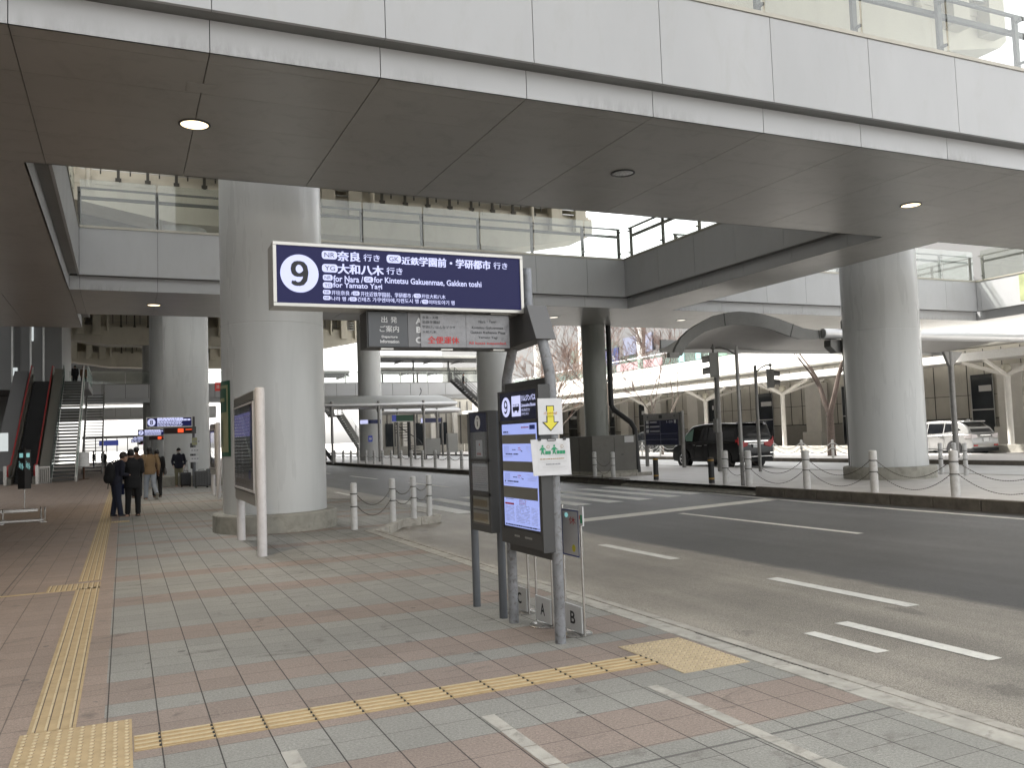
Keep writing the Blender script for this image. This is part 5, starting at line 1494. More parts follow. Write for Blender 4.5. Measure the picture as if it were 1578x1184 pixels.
mb = MB(); mb.box(14.86,15.2,YFc-.03,YFc+.13,3.80,3.95); mb.build('end_cap', MT['signal_pole'], t)
mb = MB(); mb.cyl((21.85,YFc-.02,ZM),(21.85,YFc-.02,5.02),.105,n=18); mb.ball((21.85,YFc-.02,5.02),.105); mb.build('post', MT['canopy_metal'], t)
mb = MB(); mb.cyl((30.1,23.9,0),(30.1,23.9,4.4),.11,n=18); mb.prism([(29.7,23.85,4.38),(30.8,23.85,4.38),(30.15,23.85,3.8),(30.0,23.85,3.8)],(0,.12,0)); mb.build('post', MT['signal_pole'], t)
mb = MB(); mb.prism([(21.35,21.4,4.44),(21.85,21.4,4.44),(21.85,21.4,4.02),(21.6,21.4,4.02),(21.35,21.4,4.22)],(0,.3,0)); mb.build('gusset', MT['canopy_metal'], t, smooth=0)

# ================================================================ FAR CANOPY BUILDING
B_ = empty('station_building', (46,70,0), 0, 'long low building clad in taupe panels with pale pillars behind the cars', 'building')
mb = MB(); mb.box(46,50,20,140,.1,5.9); mb.build('wall', MT['stone_wall'], B_, smooth=0)
mb = MB()
y = 20.5
while y < 140:
    mb.box(45.985,45.999,y,y+.05,1.75,5.8); y += 1.15
mb.box(45.985,45.999,20,140,1.70,1.76); mb.box(45.985,45.999,20,140,3.1,3.13)
mb.build('panel_joint', MT['seam'], B_, smooth=0)
mb = MB(); mb.box(45.97,45.984,20,140,.1,1.69); mb.build('base_panel', MT['stone_low'], B_, smooth=0)
for (ya,yb) in ((33.8,35.2),(52.4,54.2),(59.6,60.4),(70.2,71.4),(76,77),(84,86),(44.4,45.3)):
    mb = MB(); mb.box(45.94,45.965,ya,yb,.3,4.3); w_ = mb.build('window', MT['window_dark'], B_, smooth=0)
    mb = MB(); mb.box(45.92,45.938,ya-.05,ya,.3,4.35); mb.box(45.92,45.938,yb,yb+.05,.3,4.35); mb.box(45.92,45.938,ya,yb,2.2,2.27); mb.build('frame', MT['rail_light'], w_, smooth=0)
    mb = MB(); mb.box(45.93,45.939,ya+.1,yb-.5,3.3,3.65); mb.build('lit_sign', MT['lettering_gray'], w_, smooth=0)
for y in (31.5,46.6,61.0,66.6,72.2,80.5,90):
    mb = MB(); mb.box(45.2,45.9,y,y+1.5,.1,4.7); mb.box(45.0,45.95,y-.1,y+1.7,.1,1.2); mb.build('pillar', MT['pillar_pale'], B_, smooth=0, bevel=.02)
C_ = empty('glazed_canopy', (38,60,4.6), 0, 'long flat canopy roof on forked posts with globe lamps along the low building', 'canopy')
mb = MB(); mb.add([(36.3,20,4.55),(36.3,140,4.55),(45.2,140,4.95),(45.2,20,4.95),(36.3,20,4.62),(36.3,140,4.62),(45.2,140,5.02),(45.2,20,5.02)],[(0,1,2,3),(7,6,5,4),(0,4,5,1),(1,5,6,2),(2,6,7,3),(3,7,4,0)])
mb.build('roof', MT['canopy_top'], C_, smooth=0)
mb = MB(); mb.box(36.2,36.34,20,140,4.42,4.80); mb.build('roof_edge', MT['white_paint'], C_, smooth=0)
for y in (18.6,27.2,42.4-7.5,42.4,50.3,58.0,65.7,73.4,81,89,97):
    mb = MB(); mb.cyl((38,y,.1),(38,y,3.72),.14,n=16); mb.cyl((38,y,.1),(38,y,.45),.17,n=16); p_ = mb.build('post', MT['pillar_pale'], C_)
    mb = MB()
    for dy in (-2.3,2.3):
        mb.beam((38,y,3.7),(38.0,y+dy,4.5),.12,.16)
    mb.beam((38,y,3.7),(36.5,y,4.42),.1,.14); mb.beam((38,y,3.7),(41.5,y,4.62),.1,.14); mb.build('forked_arm', MT['pillar_pale'], C_, smooth=0)
    mb = MB(); mb.ball((38,y,4.02),.23); mb.build('globe_lamp', MT['globe'], C_)
mb = MB(); mb.box(36.9,37.3,20,140,.1,.45); tag(mb.build('bench_kerb', MT['kerb_light'], smooth=0), 'long pale low ledge under the canopy posts', 'ledge')
# building above and behind the far walkway
U = empty('background_building', (52,80,8), 0, 'pale grey building high behind the bare trees with blue boards', 'building')
mb = MB(); mb.box(52,60,20,78,6.3,17.5); mb.box(54,62,78,150,6.3,20); mb.box(51.9,51.99,20,150,7.0,7.3); mb.build('wall', MT['building_grey'], U, smooth=0)
mb = MB(); mb.box(51.9,51.98,84.5,96,10.6,12.2); mb.box(51.9,51.98,78,84,7.5,10.3); mb.build('glazing', MT['building_green'], U, smooth=0)
for y in (30,42,50,63.6,75.5,88,100): mb = MB(); mb.cyl((49.2,y,6.3),(49.2,y,16),.45,n=20); mb.build('pillar', MT['white_paint'], U)
mb = MB(); mb.box(51.8,51.89,74.2,80.2,8.5,10.3); mb.build('entrance', MT['terminal_dark'], U, smooth=0)
def blue_board(x, y0, y1, z0, z1, txt, label, m='navy_sign'):
    t = empty('wall_board', (x,(y0+y1)/2,z0), 0, label, 'sign')
    mb = MB(); mb.box(x,x+.15,y0,y1,z0,z1); mb.build('panel', MT[m], t, smooth=0)
    if txt:
        mb = MB(); put_text(mb, txt, y1-(y1-y0)*.08, y0+(y1-y0)*.15, z0+(z1-z0)*.35, z0+(z1-z0)*.62, px_side(x-.02), 0, bold=.02); mb.build('lettering', MT['lettering_gray'], t, smooth=0)
blue_board(51.6,84.0,88.5,9.3,11.4,'ターミナル','dark blue board with white lettering beside the slim dark column')
blue_board(51.7,77.2,83.0,10.3,12.3,None,'faded blue striped poster hanging behind the bare trees','pale_blue')

# ================================================================ FAR END OF THE ROAD
def metal_stair(name, x0, z0, x1, z1, y, wdt, m='stair_grey', rm='rail_light', label='', n=None, parent=None):
    t = parent or empty('staircase', ((x0+x1)/2,y,0), 0, label, 'staircase')
    n = n or max(4,int(abs(z1-z0)/.19)); mb = MB()
    for i in range(n):
        s = (i+.5)/n; x = x0+(x1-x0)*s; z = z0+(z1-z0)*s; mb.box(x-.15,x+.15,y,y+wdt,z-.03,z+.03)
    mb.build('tread', MT[m], t, smooth=0)
    mb = MB()
    for yy in (y,y+wdt): mb.beam((x0,yy,z0),(x1,yy,z1),.06,.3)
    mb.build('stringer', MT[rm], t, smooth=0)
    mb = MB()
    for yy in (y,y+wdt):
        for dz in (1.05,.8,.55,.3): mb.beam((x0,yy,z0+dz),(x1,yy,z1+dz),.035,.035)
        k = max(2,int(abs(x1-x0)/1.0))
        for i in range(k+1):
            s = i/k; x = x0+(x1-x0)*s; z = z0+(z1-z0)*s; mb.box(x-.03,x+.03,yy-.03,yy+.03,z,z+1.05)
    mb.build('handrail', MT[rm], t, smooth=0)
    return t
t = metal_stair('a', 14.2,7.4,16.6,4.0, 74, 1.6, label='grey metal staircase with two flights coming down left of the blue sign column')
mb = MB(); mb.box(16.5,17.4,74,76,3.9,4.02); mb.build('landing', MT['stair_grey'], t, smooth=0)
metal_stair('b', 17.3,4.0,19.7,.06, 74, 1.6, parent=t)
metal_stair('b', 13.2,3.4,16.5,.06, 77, 1.6, parent=t)
mb = MB(); mb.beam((13.4,73.9,4.2),(16.4,73.9,.1),.14,.3); mb.build('brace', MT['stair_dark'], t, smooth=0)
t = metal_stair('c', 28.6,7.3,36.5,.06, 76, 1.4, m='stair_dark', rm='stair_dark', label='dark open staircase descending to the right from the distant walkway')
t = empty('spiral_stair', (26.0,80,0), 0, 'dark winding stair under the distant walkway', 'staircase')
mb = MB()
for i in range(22):
    a = .30*i; z = .3+.26*i; c = Vector((25.2,80,0))
    mb.obox((25.2+.75*math.cos(a),80+.75*math.sin(a),z),(.6*math.cos(a),.6*math.sin(a),0),(-.18*math.sin(a),.18*math.cos(a),0),(0,0,.03))
mb.build('tread', MT['stair_dark'], t, smooth=0)
mb = MB(); mb.cyl((25.2,80,0),(25.2,80,5.8),.16,n=12); mb.tube([(25.2+1.3*math.cos(.3*i),80+1.3*math.sin(.3*i),1.2+.26*i) for i in range(22)],.05,6); mb.build('handrail', MT['stair_dark'], t)
# roofs on the distant walkway
for k, (x0,x1,y,z,l) in enumerate(((22.6,38,86,10.1,'upper flat dark steel roof above the distant walkway'),(24,38,89,9.1,'lower flat dark steel roof behind the distant walkway'),(16.4,20.6,86,8.5,'short flat roof end left of the blue sign column'))):
    t = empty('flat_roof', ((x0+x1)/2,y,z), 0, l, 'roof')
    mb = MB(); mb.box(x0,x1,y-1.5,y+2,z,z+.14); mb.box(x0-.2,x1,y-1.7,y-1.5,z+.1,z+.26); mb.build('slab', MT['canopy_top'], t, smooth=0)
    mb = MB()
    for q in range(3): mb.box(x0,x1,y-1.3+1.2*q,y-1.1+1.2*q,z-.25,z-.01)
    x = x0+.4
    while x < x1: mb.box(x,x+.12,y-1.3,y+1.8,z-.4,z-.25); mb.beam((x,y-1.2,z-.5),(x+1.2,y-1.2,z-.05),.06,.06); x += 3.2
    mb.build('beam', MT['dark_steel'], t, smooth=0)
    mb = MB(); x = x0+1.2
    while x < x1: mb.box(x,x+.16,y,y+.16,ZC,z-.2); x += 3.9
    mb.build('post', MT['dark_steel'], t, smooth=0)
# vaulted shelters on the far median
def shelter(x0, x1, y0, y1, z, label, m='shelter_roof'):
    t = empty('vaulted_shelter', ((x0+x1)/2,(y0+y1)/2,z), 0, label, 'canopy')
    mb = MB(); N = 12; vs = []
    for i in range(N+1):
        s = i/N; y = y0+(y1-y0)*s; zz = z+.75*math.sin(PI*min(1,s*1.25)*.9)*(1-.35*s)
        vs += [(x0,y,zz),(x1-1.2*math.sin(PI*s),y,zz),(x0,y,zz+.1),(x1-1.2*math.sin(PI*s),y,zz+.1)]
    fs = []
    for i in range(N):
        a = 4*i; b = 4*(i+1); fs += [(a,a+1,b+1,b),(a+2,b+2,b+3,a+3),(a+1,a+3,b+3,b+1),(a,b,b+2,a+2)]
    mb.add(vs, fs); mb.build('roof', MT[m], t)
    mb = MB(); mb.tube([(x0,y0,z-.02),(x1,y0,z-.02)],.13,12); mb.build('edge_tube', MT['tube_metal'], t)
    mb = MB(); mb.box(x0,x1,y0+.3,y1,z-.22,z-.1); mb.build('frame', MT['canopy_under'], t, smooth=0)
    x = x0+1.2
    while x < x1:
        mb = MB(); mb.cyl((x,y0,ZM),(x,y0,z+.25),.10,n=12); mb.prism([(x-.3,y0+.05,z-.1),(x+.3,y0+.05,z-.1),(x+.08,y0+.05,z-.6),(x-.08,y0+.05,z-.6)],(0,.1,0)); mb.build('post', MT['signal_pole'], t); x += 3.6
    return t
shelter(13.0,24.2,64,68,4.45,'white vaulted shelter roof under the distant walkway')
shelter(20.5,27.5,72,76,4.2,'second lower vaulted shelter right of the green sign')
R_ = empty('station_building', (35,96,0), 0, 'grey panelled wall with vertical ribs at the far end under the distant walkway', 'building')
mb = MB(); mb.box(25.5,43,96,100,0,6.4); mb.build('wall', MT['stone_wall'], R_, smooth=0)
mb = MB()
x = 25.8
while x < 43: mb.box(x,x+.12,95.9,95.99,0,6); x += .9
mb.build('rib', MT['terminal_dark'], R_, smooth=0)
for x in (26.3,29.2,32.6,35.4,38): 
    mb = MB(); mb.box(x,x+.5,94.9,95.4,0,6); mb.build('pillar', MT['pillar_pale'], R_, smooth=0)
for x in (27.4,31.0,34.0): 
    mb = MB(); mb.box(x,x+.9,95.8,95.88,0,3.6); mb.build('window', MT['window_dark'], R_, smooth=0)
mb = MB(); 
x = 22
while x < 42: mb.box(x+.04,x+1.9,88,88.2,.1,1.0); x += 2
tag(mb.build('low_wall', MT['kerb_light'], smooth=0), 'low cream wall panels at the far end of the median', 'wall')
for (x,y,z,w_,h,l,m,lit) in ((20.0,68.2,3.15,2.0,.62,'dark green hanging sign with a blue end square below the shelter roof','poster_green','sign_blue'),(24.4,74,3.1,2.1,.5,'short navy sign with lit symbol near the far shelter','navy_sign','sign_white')):
    t = empty('hanging_sign', (x,y,z), 0, l, 'sign'); mb = MB(); mb.box(x,x+w_,y,y+.15,z,z+h); mb.build('panel', MT['frame_silver'], t, smooth=0)
    mb = MB(); mb.box(x+.05,x+w_-.05,y-.012,y-.001,z+.05,z+h-.05); mb.build('face', MT[m], t, smooth=0)
    mb = MB(); mb.box(x+.07,x+.42,y-.03,y-.014,z+.05,z+h-.05); mb.build('symbol', MT[lit], t, smooth=0)
    mb = MB(); mb.cyl((x+w_-.02,y,ZM),(x+w_-.02,y,z+h),.09,n=10); mb.build('post', MT['signal_pole'], t)
# blue plate on the distant column
cc2 = Vector((18.9,70.6,0)); cf2 = Vector((-.259,-.966,0)); cl2 = Vector((-.966,.259,0))
def patch2(mb, t0, t1, z0, z1, R, m, n=6):
    for i in range(n):
        a = math.radians(t0+(t1-t0)*i/n); b_ = math.radians(t0+(t1-t0)*(i+1)/n)
        A = cc2+(cf2*math.cos(a)+cl2*math.sin(a))*R; Bp = cc2+(cf2*math.cos(b_)+cl2*math.sin(b_))*R
        mb.add([(A.x,A.y,z0),(Bp.x,Bp.y,z0),(Bp.x,Bp.y,z1),(A.x,A.y,z1)], [(0,1,2,3)], m)
mb = MB(); patch2(mb,-60,10,3.1,3.42,.985,0); patch2(mb,12,60,3.1,3.42,.985,1)
tag(mb.build('column_sign', [MT['navy_sign'], MT['sign_white']], smooth=0), 'blue and white band sign wrapped on the distant column', 'sign')
mb = MB(); patch2(mb,-8,12,1.6,2.1,.985,0); patch2(mb,-4,8,1.75,1.95,.99,1)
tag(mb.build('column_notice', [MT['sign_blue'], MT['paper']], smooth=0), 'small light blue notice on the distant column', 'notice')
for (x,y,w_,h,l) in ((22.3,66.5,1.3,1.3,'grey instrument cabinet right of the distant column'),(26.3,72,.9,1.7,'pale ticket cabinet beneath the second shelter')):
    t = empty('utility_cabinet', (x,y,0), 0, l, 'cabinet')
    mb = MB(); mb.box(x,x+w_,y,y+.5,ZM+.35,ZM+.35+h); mb.build('box', MT['signal_grey'], t, smooth=0)
    for xf in (x+.1,x+w_-.16): mb = MB(); mb.box(xf,xf+.06,y+.1,y+.4,ZM,ZM+.35); mb.build('foot', MT['dark_steel'], t, smooth=0)
t = empty('white_shelter_frame', (0,110,0), 0, 'bright glazed far platform shelter behind the walking people', 'shelter')
mb = MB()
for k in range(10): mb.box(-4+1.1*k,-3.9+1.1*k,108,108.1,0,3.1)
mb.box(-4.2,6,107.9,108.2,3.0,3.3); mb.build('frame', MT['rail_light'], t, smooth=0)
mb = MB(); mb.box(-2.5,-.5,107.8,107.88,2.2,2.8); mb.box(2.0,4.5,107.8,107.88,2.2,2.9); mb.build('sign', MT['sign_blue'], t, smooth=0)

# ================================================================ CARS (local: front +y, origin on ground)
def shell(mb, pts, m=0):
    n = len(pts)
    vs = [(-hw,y,z) for y,z,hw in pts]+[(hw,y,z) for y,z,hw in pts]
    fs = [tuple(range(n)), tuple(range(2*n-1,n-1,-1))]+[(i,(i+1)%n,n+(i+1)%n,n+i) for i in range(n)]
    mb.add(vs, fs, m)
def wheel(t, x, y, r, w_=.2):
    mb = MB(); s = 1 if x > 0 else -1
    mb.cyl((x-s*w_,y,r),(x,y,r),r,n=28); o = mb.build('wheel', MT['rubber'], t, bevel=.015)
    mb = MB(); mb.lathe([(.001,.012),(r*.2,.012),(r*.62,.004),(r*.66,0)], n=24, caps=False)
    mb.v = [(x+s*(v[2]+.002), y+v[0], r+v[1]) for v in mb.v]; mb.build('rim', MT['chrome'], o)
    mb = MB()
    for k in range(5):
        a0 = 2*PI*(k+.25)/5; a1 = 2*PI*(k+.75)/5
        mb.add([(x+s*.019,y+r*.2*math.cos(a0),r+r*.2*math.sin(a0)),(x+s*.012,y+r*.56*math.cos(a0),r+r*.56*math.sin(a0)),(x+s*.012,y+r*.56*math.cos(a1),r+r*.56*math.sin(a1)),(x+s*.019,y+r*.2*math.cos(a1),r+r*.2*math.sin(a1))],[(0,1,2,3)])
    mb.build('spoke_gap', MT['rubber'], o, smooth=0)
def car(kind, label, paint, loc, rz=0):
    t = empty('parked_car' if kind != 'van' else 'parked_van', (0,0,0), 0, label, 'van' if kind=='van' else 'car')
    if kind == 'van':
        L0,L1,H,W = -2.45,2.45,1.87,.92
        low = [(-2.40,.28,.86),(-2.46,.45,.90),(-2.46,.62,.91),(-2.42,1.05,W),(-1.2,1.07,W),(0,1.05,W),(1.35,1.02,W),(1.75,1.00,.90),(2.20,.90,.84),(2.40,.72,.78),(2.45,.45,.76),(2.38,.24,.78),(1.9,.22,.9),(0,.22,.90),(-1.9,.22,.9)]
        roof = [(-2.42,1.05,.915),(-2.40,1.25,.90),(-2.28,1.74,.80),(-2.18,1.83,.76),(-1.4,1.87,.75),(0,1.86,.75),(.75,1.79,.74),(.98,1.70,.75),(1.80,1.06,.86),(1.35,1.02,.915),(0,1.05,.915),(-1.2,1.07,.915)]
        wins = [((1.55,1.13),(1.10,1.47),(.72,1.66),(.70,1.12)),((.62,1.13),(.62,1.68),(-.35,1.70),(-.35,1.15)),((-.45,1.15),(-.45,1.70),(-1.25,1.70),(-1.25,1.20)),((-1.33,1.22),(-1.33,1.70),(-2.10,1.66),(-2.20,1.28))]
        wy = (-1.52,1.42); wr = .34; belt, rtop, hb, ht = 1.07,1.83,.915,.755
        rg = [(-.72,1.22),(.72,1.22),(.64,1.70),(-.64,1.70)]; rgy = (-2.425,-2.315)
    else:
        low = [(-2.30,.35,.82),(-2.36,.55,.88),(-2.34,.78,.90),(-2.22,1.02,.88),(-1.0,1.02,.90),(0,.98,.90),(1.1,.95,.89),(1.6,.90,.86),(2.1,.80,.78),(2.32,.62,.72),(2.34,.4,.72),(2.2,.25,.8),(0,.25,.88),(-2.0,.27,.86)]
        roof = [(-2.22,1.02,.875),(-2.05,1.30,.78),(-1.75,1.52,.70),(-1.5,1.60,.68),(-.5,1.66,.67),(.3,1.62,.67),(.6,1.54,.68),(1.35,.94,.82),(1.1,.93,.885),(0,.97,.895),(-1.0,1.01,.895)]
        wins = [((1.15,1.02),(.55,1.46),(.10,1.52),(.10,1.05)),((.02,1.06),(.02,1.53),(-.80,1.53),(-.80,1.08)),((-.88,1.10),(-.88,1.53),(-1.25,1.50),(-1.75,1.20))]
        wy = (-1.40,1.35); wr = .33; belt, rtop, hb, ht = 1.0,1.58,.895,.69
        rg = [(-.66,1.12),(.66,1.12),(.56,1.50),(-.56,1.50)]; rgy = (-2.20,-1.82)
    mb = MB(); shell(mb, low); b_ = mb.build('body', MT[paint], t, smooth=55, bevel=.04)
    mb = MB(); shell(mb, roof); mb.build('cabin', MT[paint], t, smooth=55, bevel=.035)
    def hw(z): return hb+(ht-hb)*max(0,min(1,(z-belt)/(rtop-belt)))+.006
    for s in (-1,1):
        for k, wv in enumerate(wins):
            mb = MB(); vs = [(s*hw(z),y,z) for y,z in wv]+[(s*(hw(z)-.03),y,z) for y,z in wv]
            mb.add(vs, [(0,1,2,3),(4,5,6,7),(0,1,5,4),(1,2,6,5),(2,3,7,6),(3,0,4,7)])
            mb.build('window', MT['car_glass_green' if (kind=='van' and k==0) else 'car_glass'], t, smooth=0)
        mb = MB(); mb.ball((s*(hb+.10),1.15 if kind=='van' else .95,1.14),.09,.06,.10,n=10,k=6); mb.build('mirror', MT[paint], t)
        mb = MB()
        for y in ((.66,-.40) if kind=='van' else (.06,-.84)): mb.box(s*(hb+.004),s*(hb-.004),y-.006,y+.006,.35,belt)
        mb.box(s*(hb+.004),s*(hb-.01),-1.0,1.2,.33,.36)
        mb.build('door_gap', MT['black'], t, smooth=0)
        mb = MB()
        for y in ((-.30,.52) if kind=='van' else (-.7,.2)): mb.box(s*(hb+.03),s*(hb+.002),y-.09,y+.09,.93,.965)
        mb.build('door_handle', MT['chrome'], t, smooth=0)
        for y in wy:
            mb = MB(); mb.cyl((s*(hb+.010),y,wr),(s*(hb-.25),y,wr),wr+.075,n=28); mb.build('wheel_arch', MT['black'], t)
            wheel(t, s*(hb+.016), y, wr)
    y0, y1 = rgy
    def ry(z): return y0+(y1-y0)*((z-rg[0][1])/(rg[2][1]-rg[0][1]))-.012
    mb = MB(); vs = [(x,ry(z),z) for x,z in rg]+[(x,ry(z)+.03,z) for x,z in rg]
    mb.add(vs, [(0,1,2,3),(4,5,6,7),(0,1,5,4),(1,2,6,5),(2,3,7,6),(3,0,4,7)]); mb.build('rear_window', MT['car_glass'], t, smooth=0)
    for s in (-1,1):
        mb = MB()
        if kind == 'van':
            mb.prism([(s*.92,-2.475,1.26),(s*.84,-2.475,1.12),(s*.42,-2.475,1.02),(s*.46,-2.475,.88),(s*.74,-2.475,.82),(s*.93,-2.475,.96)], (0,.06,0))
            mb.box(s*.935,s*.90,-2.42,-2.28,1.04,1.16)
            mb.build('tail_light', MT['lamp_red'], t, smooth=0, bevel=.01)
        else:
            mb.prism([(s*.885,-2.34,1.02),(s*.50,-2.34,.98),(s*.50,-2.34,.84),(s*.885,-2.34,.80)], (0,.10,0)); mb.box(s*.905,s*.86,-2.30,-1.95,.83,1.0)
            mb.build('tail_light', MT['lamp_clear'], t, smooth=0, bevel=.01)
            mb = MB(); mb.box(s*.80,s*.55,-2.375,-2.34,.46,.52); mb.build('reflector', MT['lamp_red'], t, smooth=0)
    mb = MB()
    if kind == 'van':
        mb.box(-.62,.62,-2.49,-2.45,1.04,1.10); mb.box(-.40,.40,-2.485,-2.45,.955,.975); mb.box(-.80,.80,-2.49,-2.45,.42,.45); mb.box(-.9,-.7,-2.485,-2.45,.55,.6); mb.box(.7,.9,-2.485,-2.45,.55,.6)
    else: mb.box(-.35,.35,-2.37,-2.33,.93,.96)
    mb.build('trim', MT['chrome'], t, smooth=0)
    mb = MB(); zz = .80 if kind == 'van' else .66; mb.box(-.17,.17,-2.495 if kind=='van' else -2.385,-2.46 if kind=='van' else -2.34,zz,zz+.16); mb.build('number_plate', MT['plate_white'], t, smooth=0)
    mb = MB(); mb.box(-.85,.85,-2.47 if kind=='van' else -2.35,-2.0,.22,.36); mb.build('bumper_valance', MT['rubber'], t, smooth=0)
    mb = MB(); mb.box(-.72,.72,-2.36 if kind=='van' else -1.86,-2.10 if kind=='van' else -1.6,(1.84 if kind=='van' else 1.56),(1.88 if kind=='van' else 1.62)); mb.build('spoiler', MT[paint], t, bevel=.015)
    mb = MB(); mb.box(-.015,.015,-1.6,-1.45,1.86 if kind=='van' else 1.62,1.93 if kind=='van' else 1.70); mb.build('aerial', MT['chrome'], t, smooth=0)
    if kind == 'van':
        mb = MB()
        for s in (-1,):
            for k in range(5): mb.box(s*(hb+.009),s*(hb+.004),.33-.08*k,.385-.08*k,.90,.93)
        mb.build('door_lettering', MT['plate_white'], t, smooth=0)
    t.location = loc; t.rotation_euler = (0,0,rz)
    return t
car('van','glossy black people carrier with red tail lights parked beyond the crossing','car_black',(23.95,30.9,.0),math.radians(0))
car('suv','silver hatchback car parked behind the right column, seen from the rear','car_silver',(37.0,31.4,-.02) if False else (35.9,29.3,-.02),math.radians(0))
car('suv','small dark green car parked far behind the blue directory board','car_dark_green',(36.0,54.5,-.02),math.radians(0))
car('suv','dark car largely hidden behind the black van','car_white',(34.9,45.2,-.02),math.radians(0))
# ================================================================ TREES
def tree(x, y, h, label, seed, lean=(0,0), stems=2, r0=.16, pale=False, spread=1.0, twigs='twig', fork=1.6, depth=5, z0=.16, rmin=.011):
    rr = random.Random(seed)
    t = empty('bare_tree', (x,y,z0), 0, label, 'tree', 'bare trees in the tree strip')
    tr = MB(); cr = MB(); count = [0]
    def branch(p, d, r, L, lev):
        n = 4; pts = [p]; rad = [r]; q = p; dd = d
        for i in range(n):
            dd = (dd+Vector((rr.uniform(-1,1),rr.uniform(-1,1),rr.uniform(-.3,.7)))*.11).normalized()
            q = q+dd*L/n; pts.append(q); rad.append(r*(1-.42*(i+1)/n))
        rad = [max(q_, rmin) for q_ in rad]
        (tr if lev < 2 else cr).tube(pts, rad, 8 if lev < 2 else (5 if lev < 4 else 3), caps=lev < 2)
        if lev >= depth: return
        k = rr.choice((2,3)) if lev < 3 else rr.choice((3,4))
        for j in range(k):
            s = rr.uniform(.45,1.0) if j else 1.0
            b = pts[min(n, max(1,int(s*n)))]
            side = Vector((rr.uniform(-1,1),rr.uniform(-1,1),rr.uniform(-.2,.6)))
            nd = (dd*.75+side*.62*spread).normalized()
            count[0] += 1
            branch(b, nd, rad[-1]*rr.uniform(.55,.8), L*rr.uniform(.58,.82), lev+1)
    if fork > 0:
        base_ = Vector((x,y,z0)); p = base_; pts = [p]; rad = [r0*1.15]
        for i in range(4): p = p+Vector((lean[0]*.2+rr.uniform(-.02,.02),lean[1]*.2,fork/4)); pts.append(p); rad.append(r0*(1-.05*i))
        tr.tube(pts, rad, 12); top = p
    else: top = Vector((x,y,z0))
    for s in range(stems):
        a = 2*PI*s/stems+rr.uniform(0,.4)+(PI*.5)
        d = Vector((.10*math.cos(a)+lean[0], .42*math.sin(a)+lean[1], 1)).normalized()
        branch(top, d, r0*.72, h*rr.uniform(.36,.44), 0)
    tr.build('trunk', MT['bark_pale' if pale else 'bark'], t)
    cr.build('crown', MT[twigs], t)
    return t
tree(30.9,31.3,6.2,'stout forked bare tree trunk left of the right column',11,stems=2,r0=.19,fork=2.0,depth=3,spread=.55)
tree(30.9,45.6,8.2,'bare tree with slim curved stems above the blue directory board',23,stems=2,r0=.13,fork=.5,pale=True,depth=5,spread=1.0)
tree(30.9,52.5,9.2,'bare twiggy tree just right of the slim dark column',5,stems=3,r0=.15,fork=1.0,pale=True,depth=5,spread=1.25)
tree(30.9,60.0,8.6,'bare reddish tree left of the slim dark column, behind the arrow notice',8,stems=3,r0=.13,fork=1.0,pale=True,depth=5,spread=1.25,twigs='twig_warm')
tree(33.5,66,9.5,'farther bare tree mass behind the sign post legs',19,stems=3,r0=.15,fork=1.2,depth=5,spread=1.3,twigs='twig_warm')
tree(47.2,72,9.5,'tall bare tree before the background building, left one',31,stems=3,r0=.2,fork=3.5,depth=5,spread=1.3,z0=6.3)
tree(47.4,63,8.5,'tall bare tree before the background building, right one',37,stems=3,r0=.2,fork=2.8,depth=5,spread=1.3,z0=6.3)
# round red road sign among the twigs
t = empty('round_sign', (29.6,60,0), 0, 'small round red road sign seen edge on between the twigs', 'road sign')
mb = MB(); mb.cyl((29.6,60,0),(29.6,60,5.0),.05,n=10); mb.build('post', MT['dark_steel'], t)
mb = MB(); mb.cyl((29.6,59.9,4.85),(29.62,59.86,4.85),.36,n=20); mb.build('disc', MT['red_ink'], t)

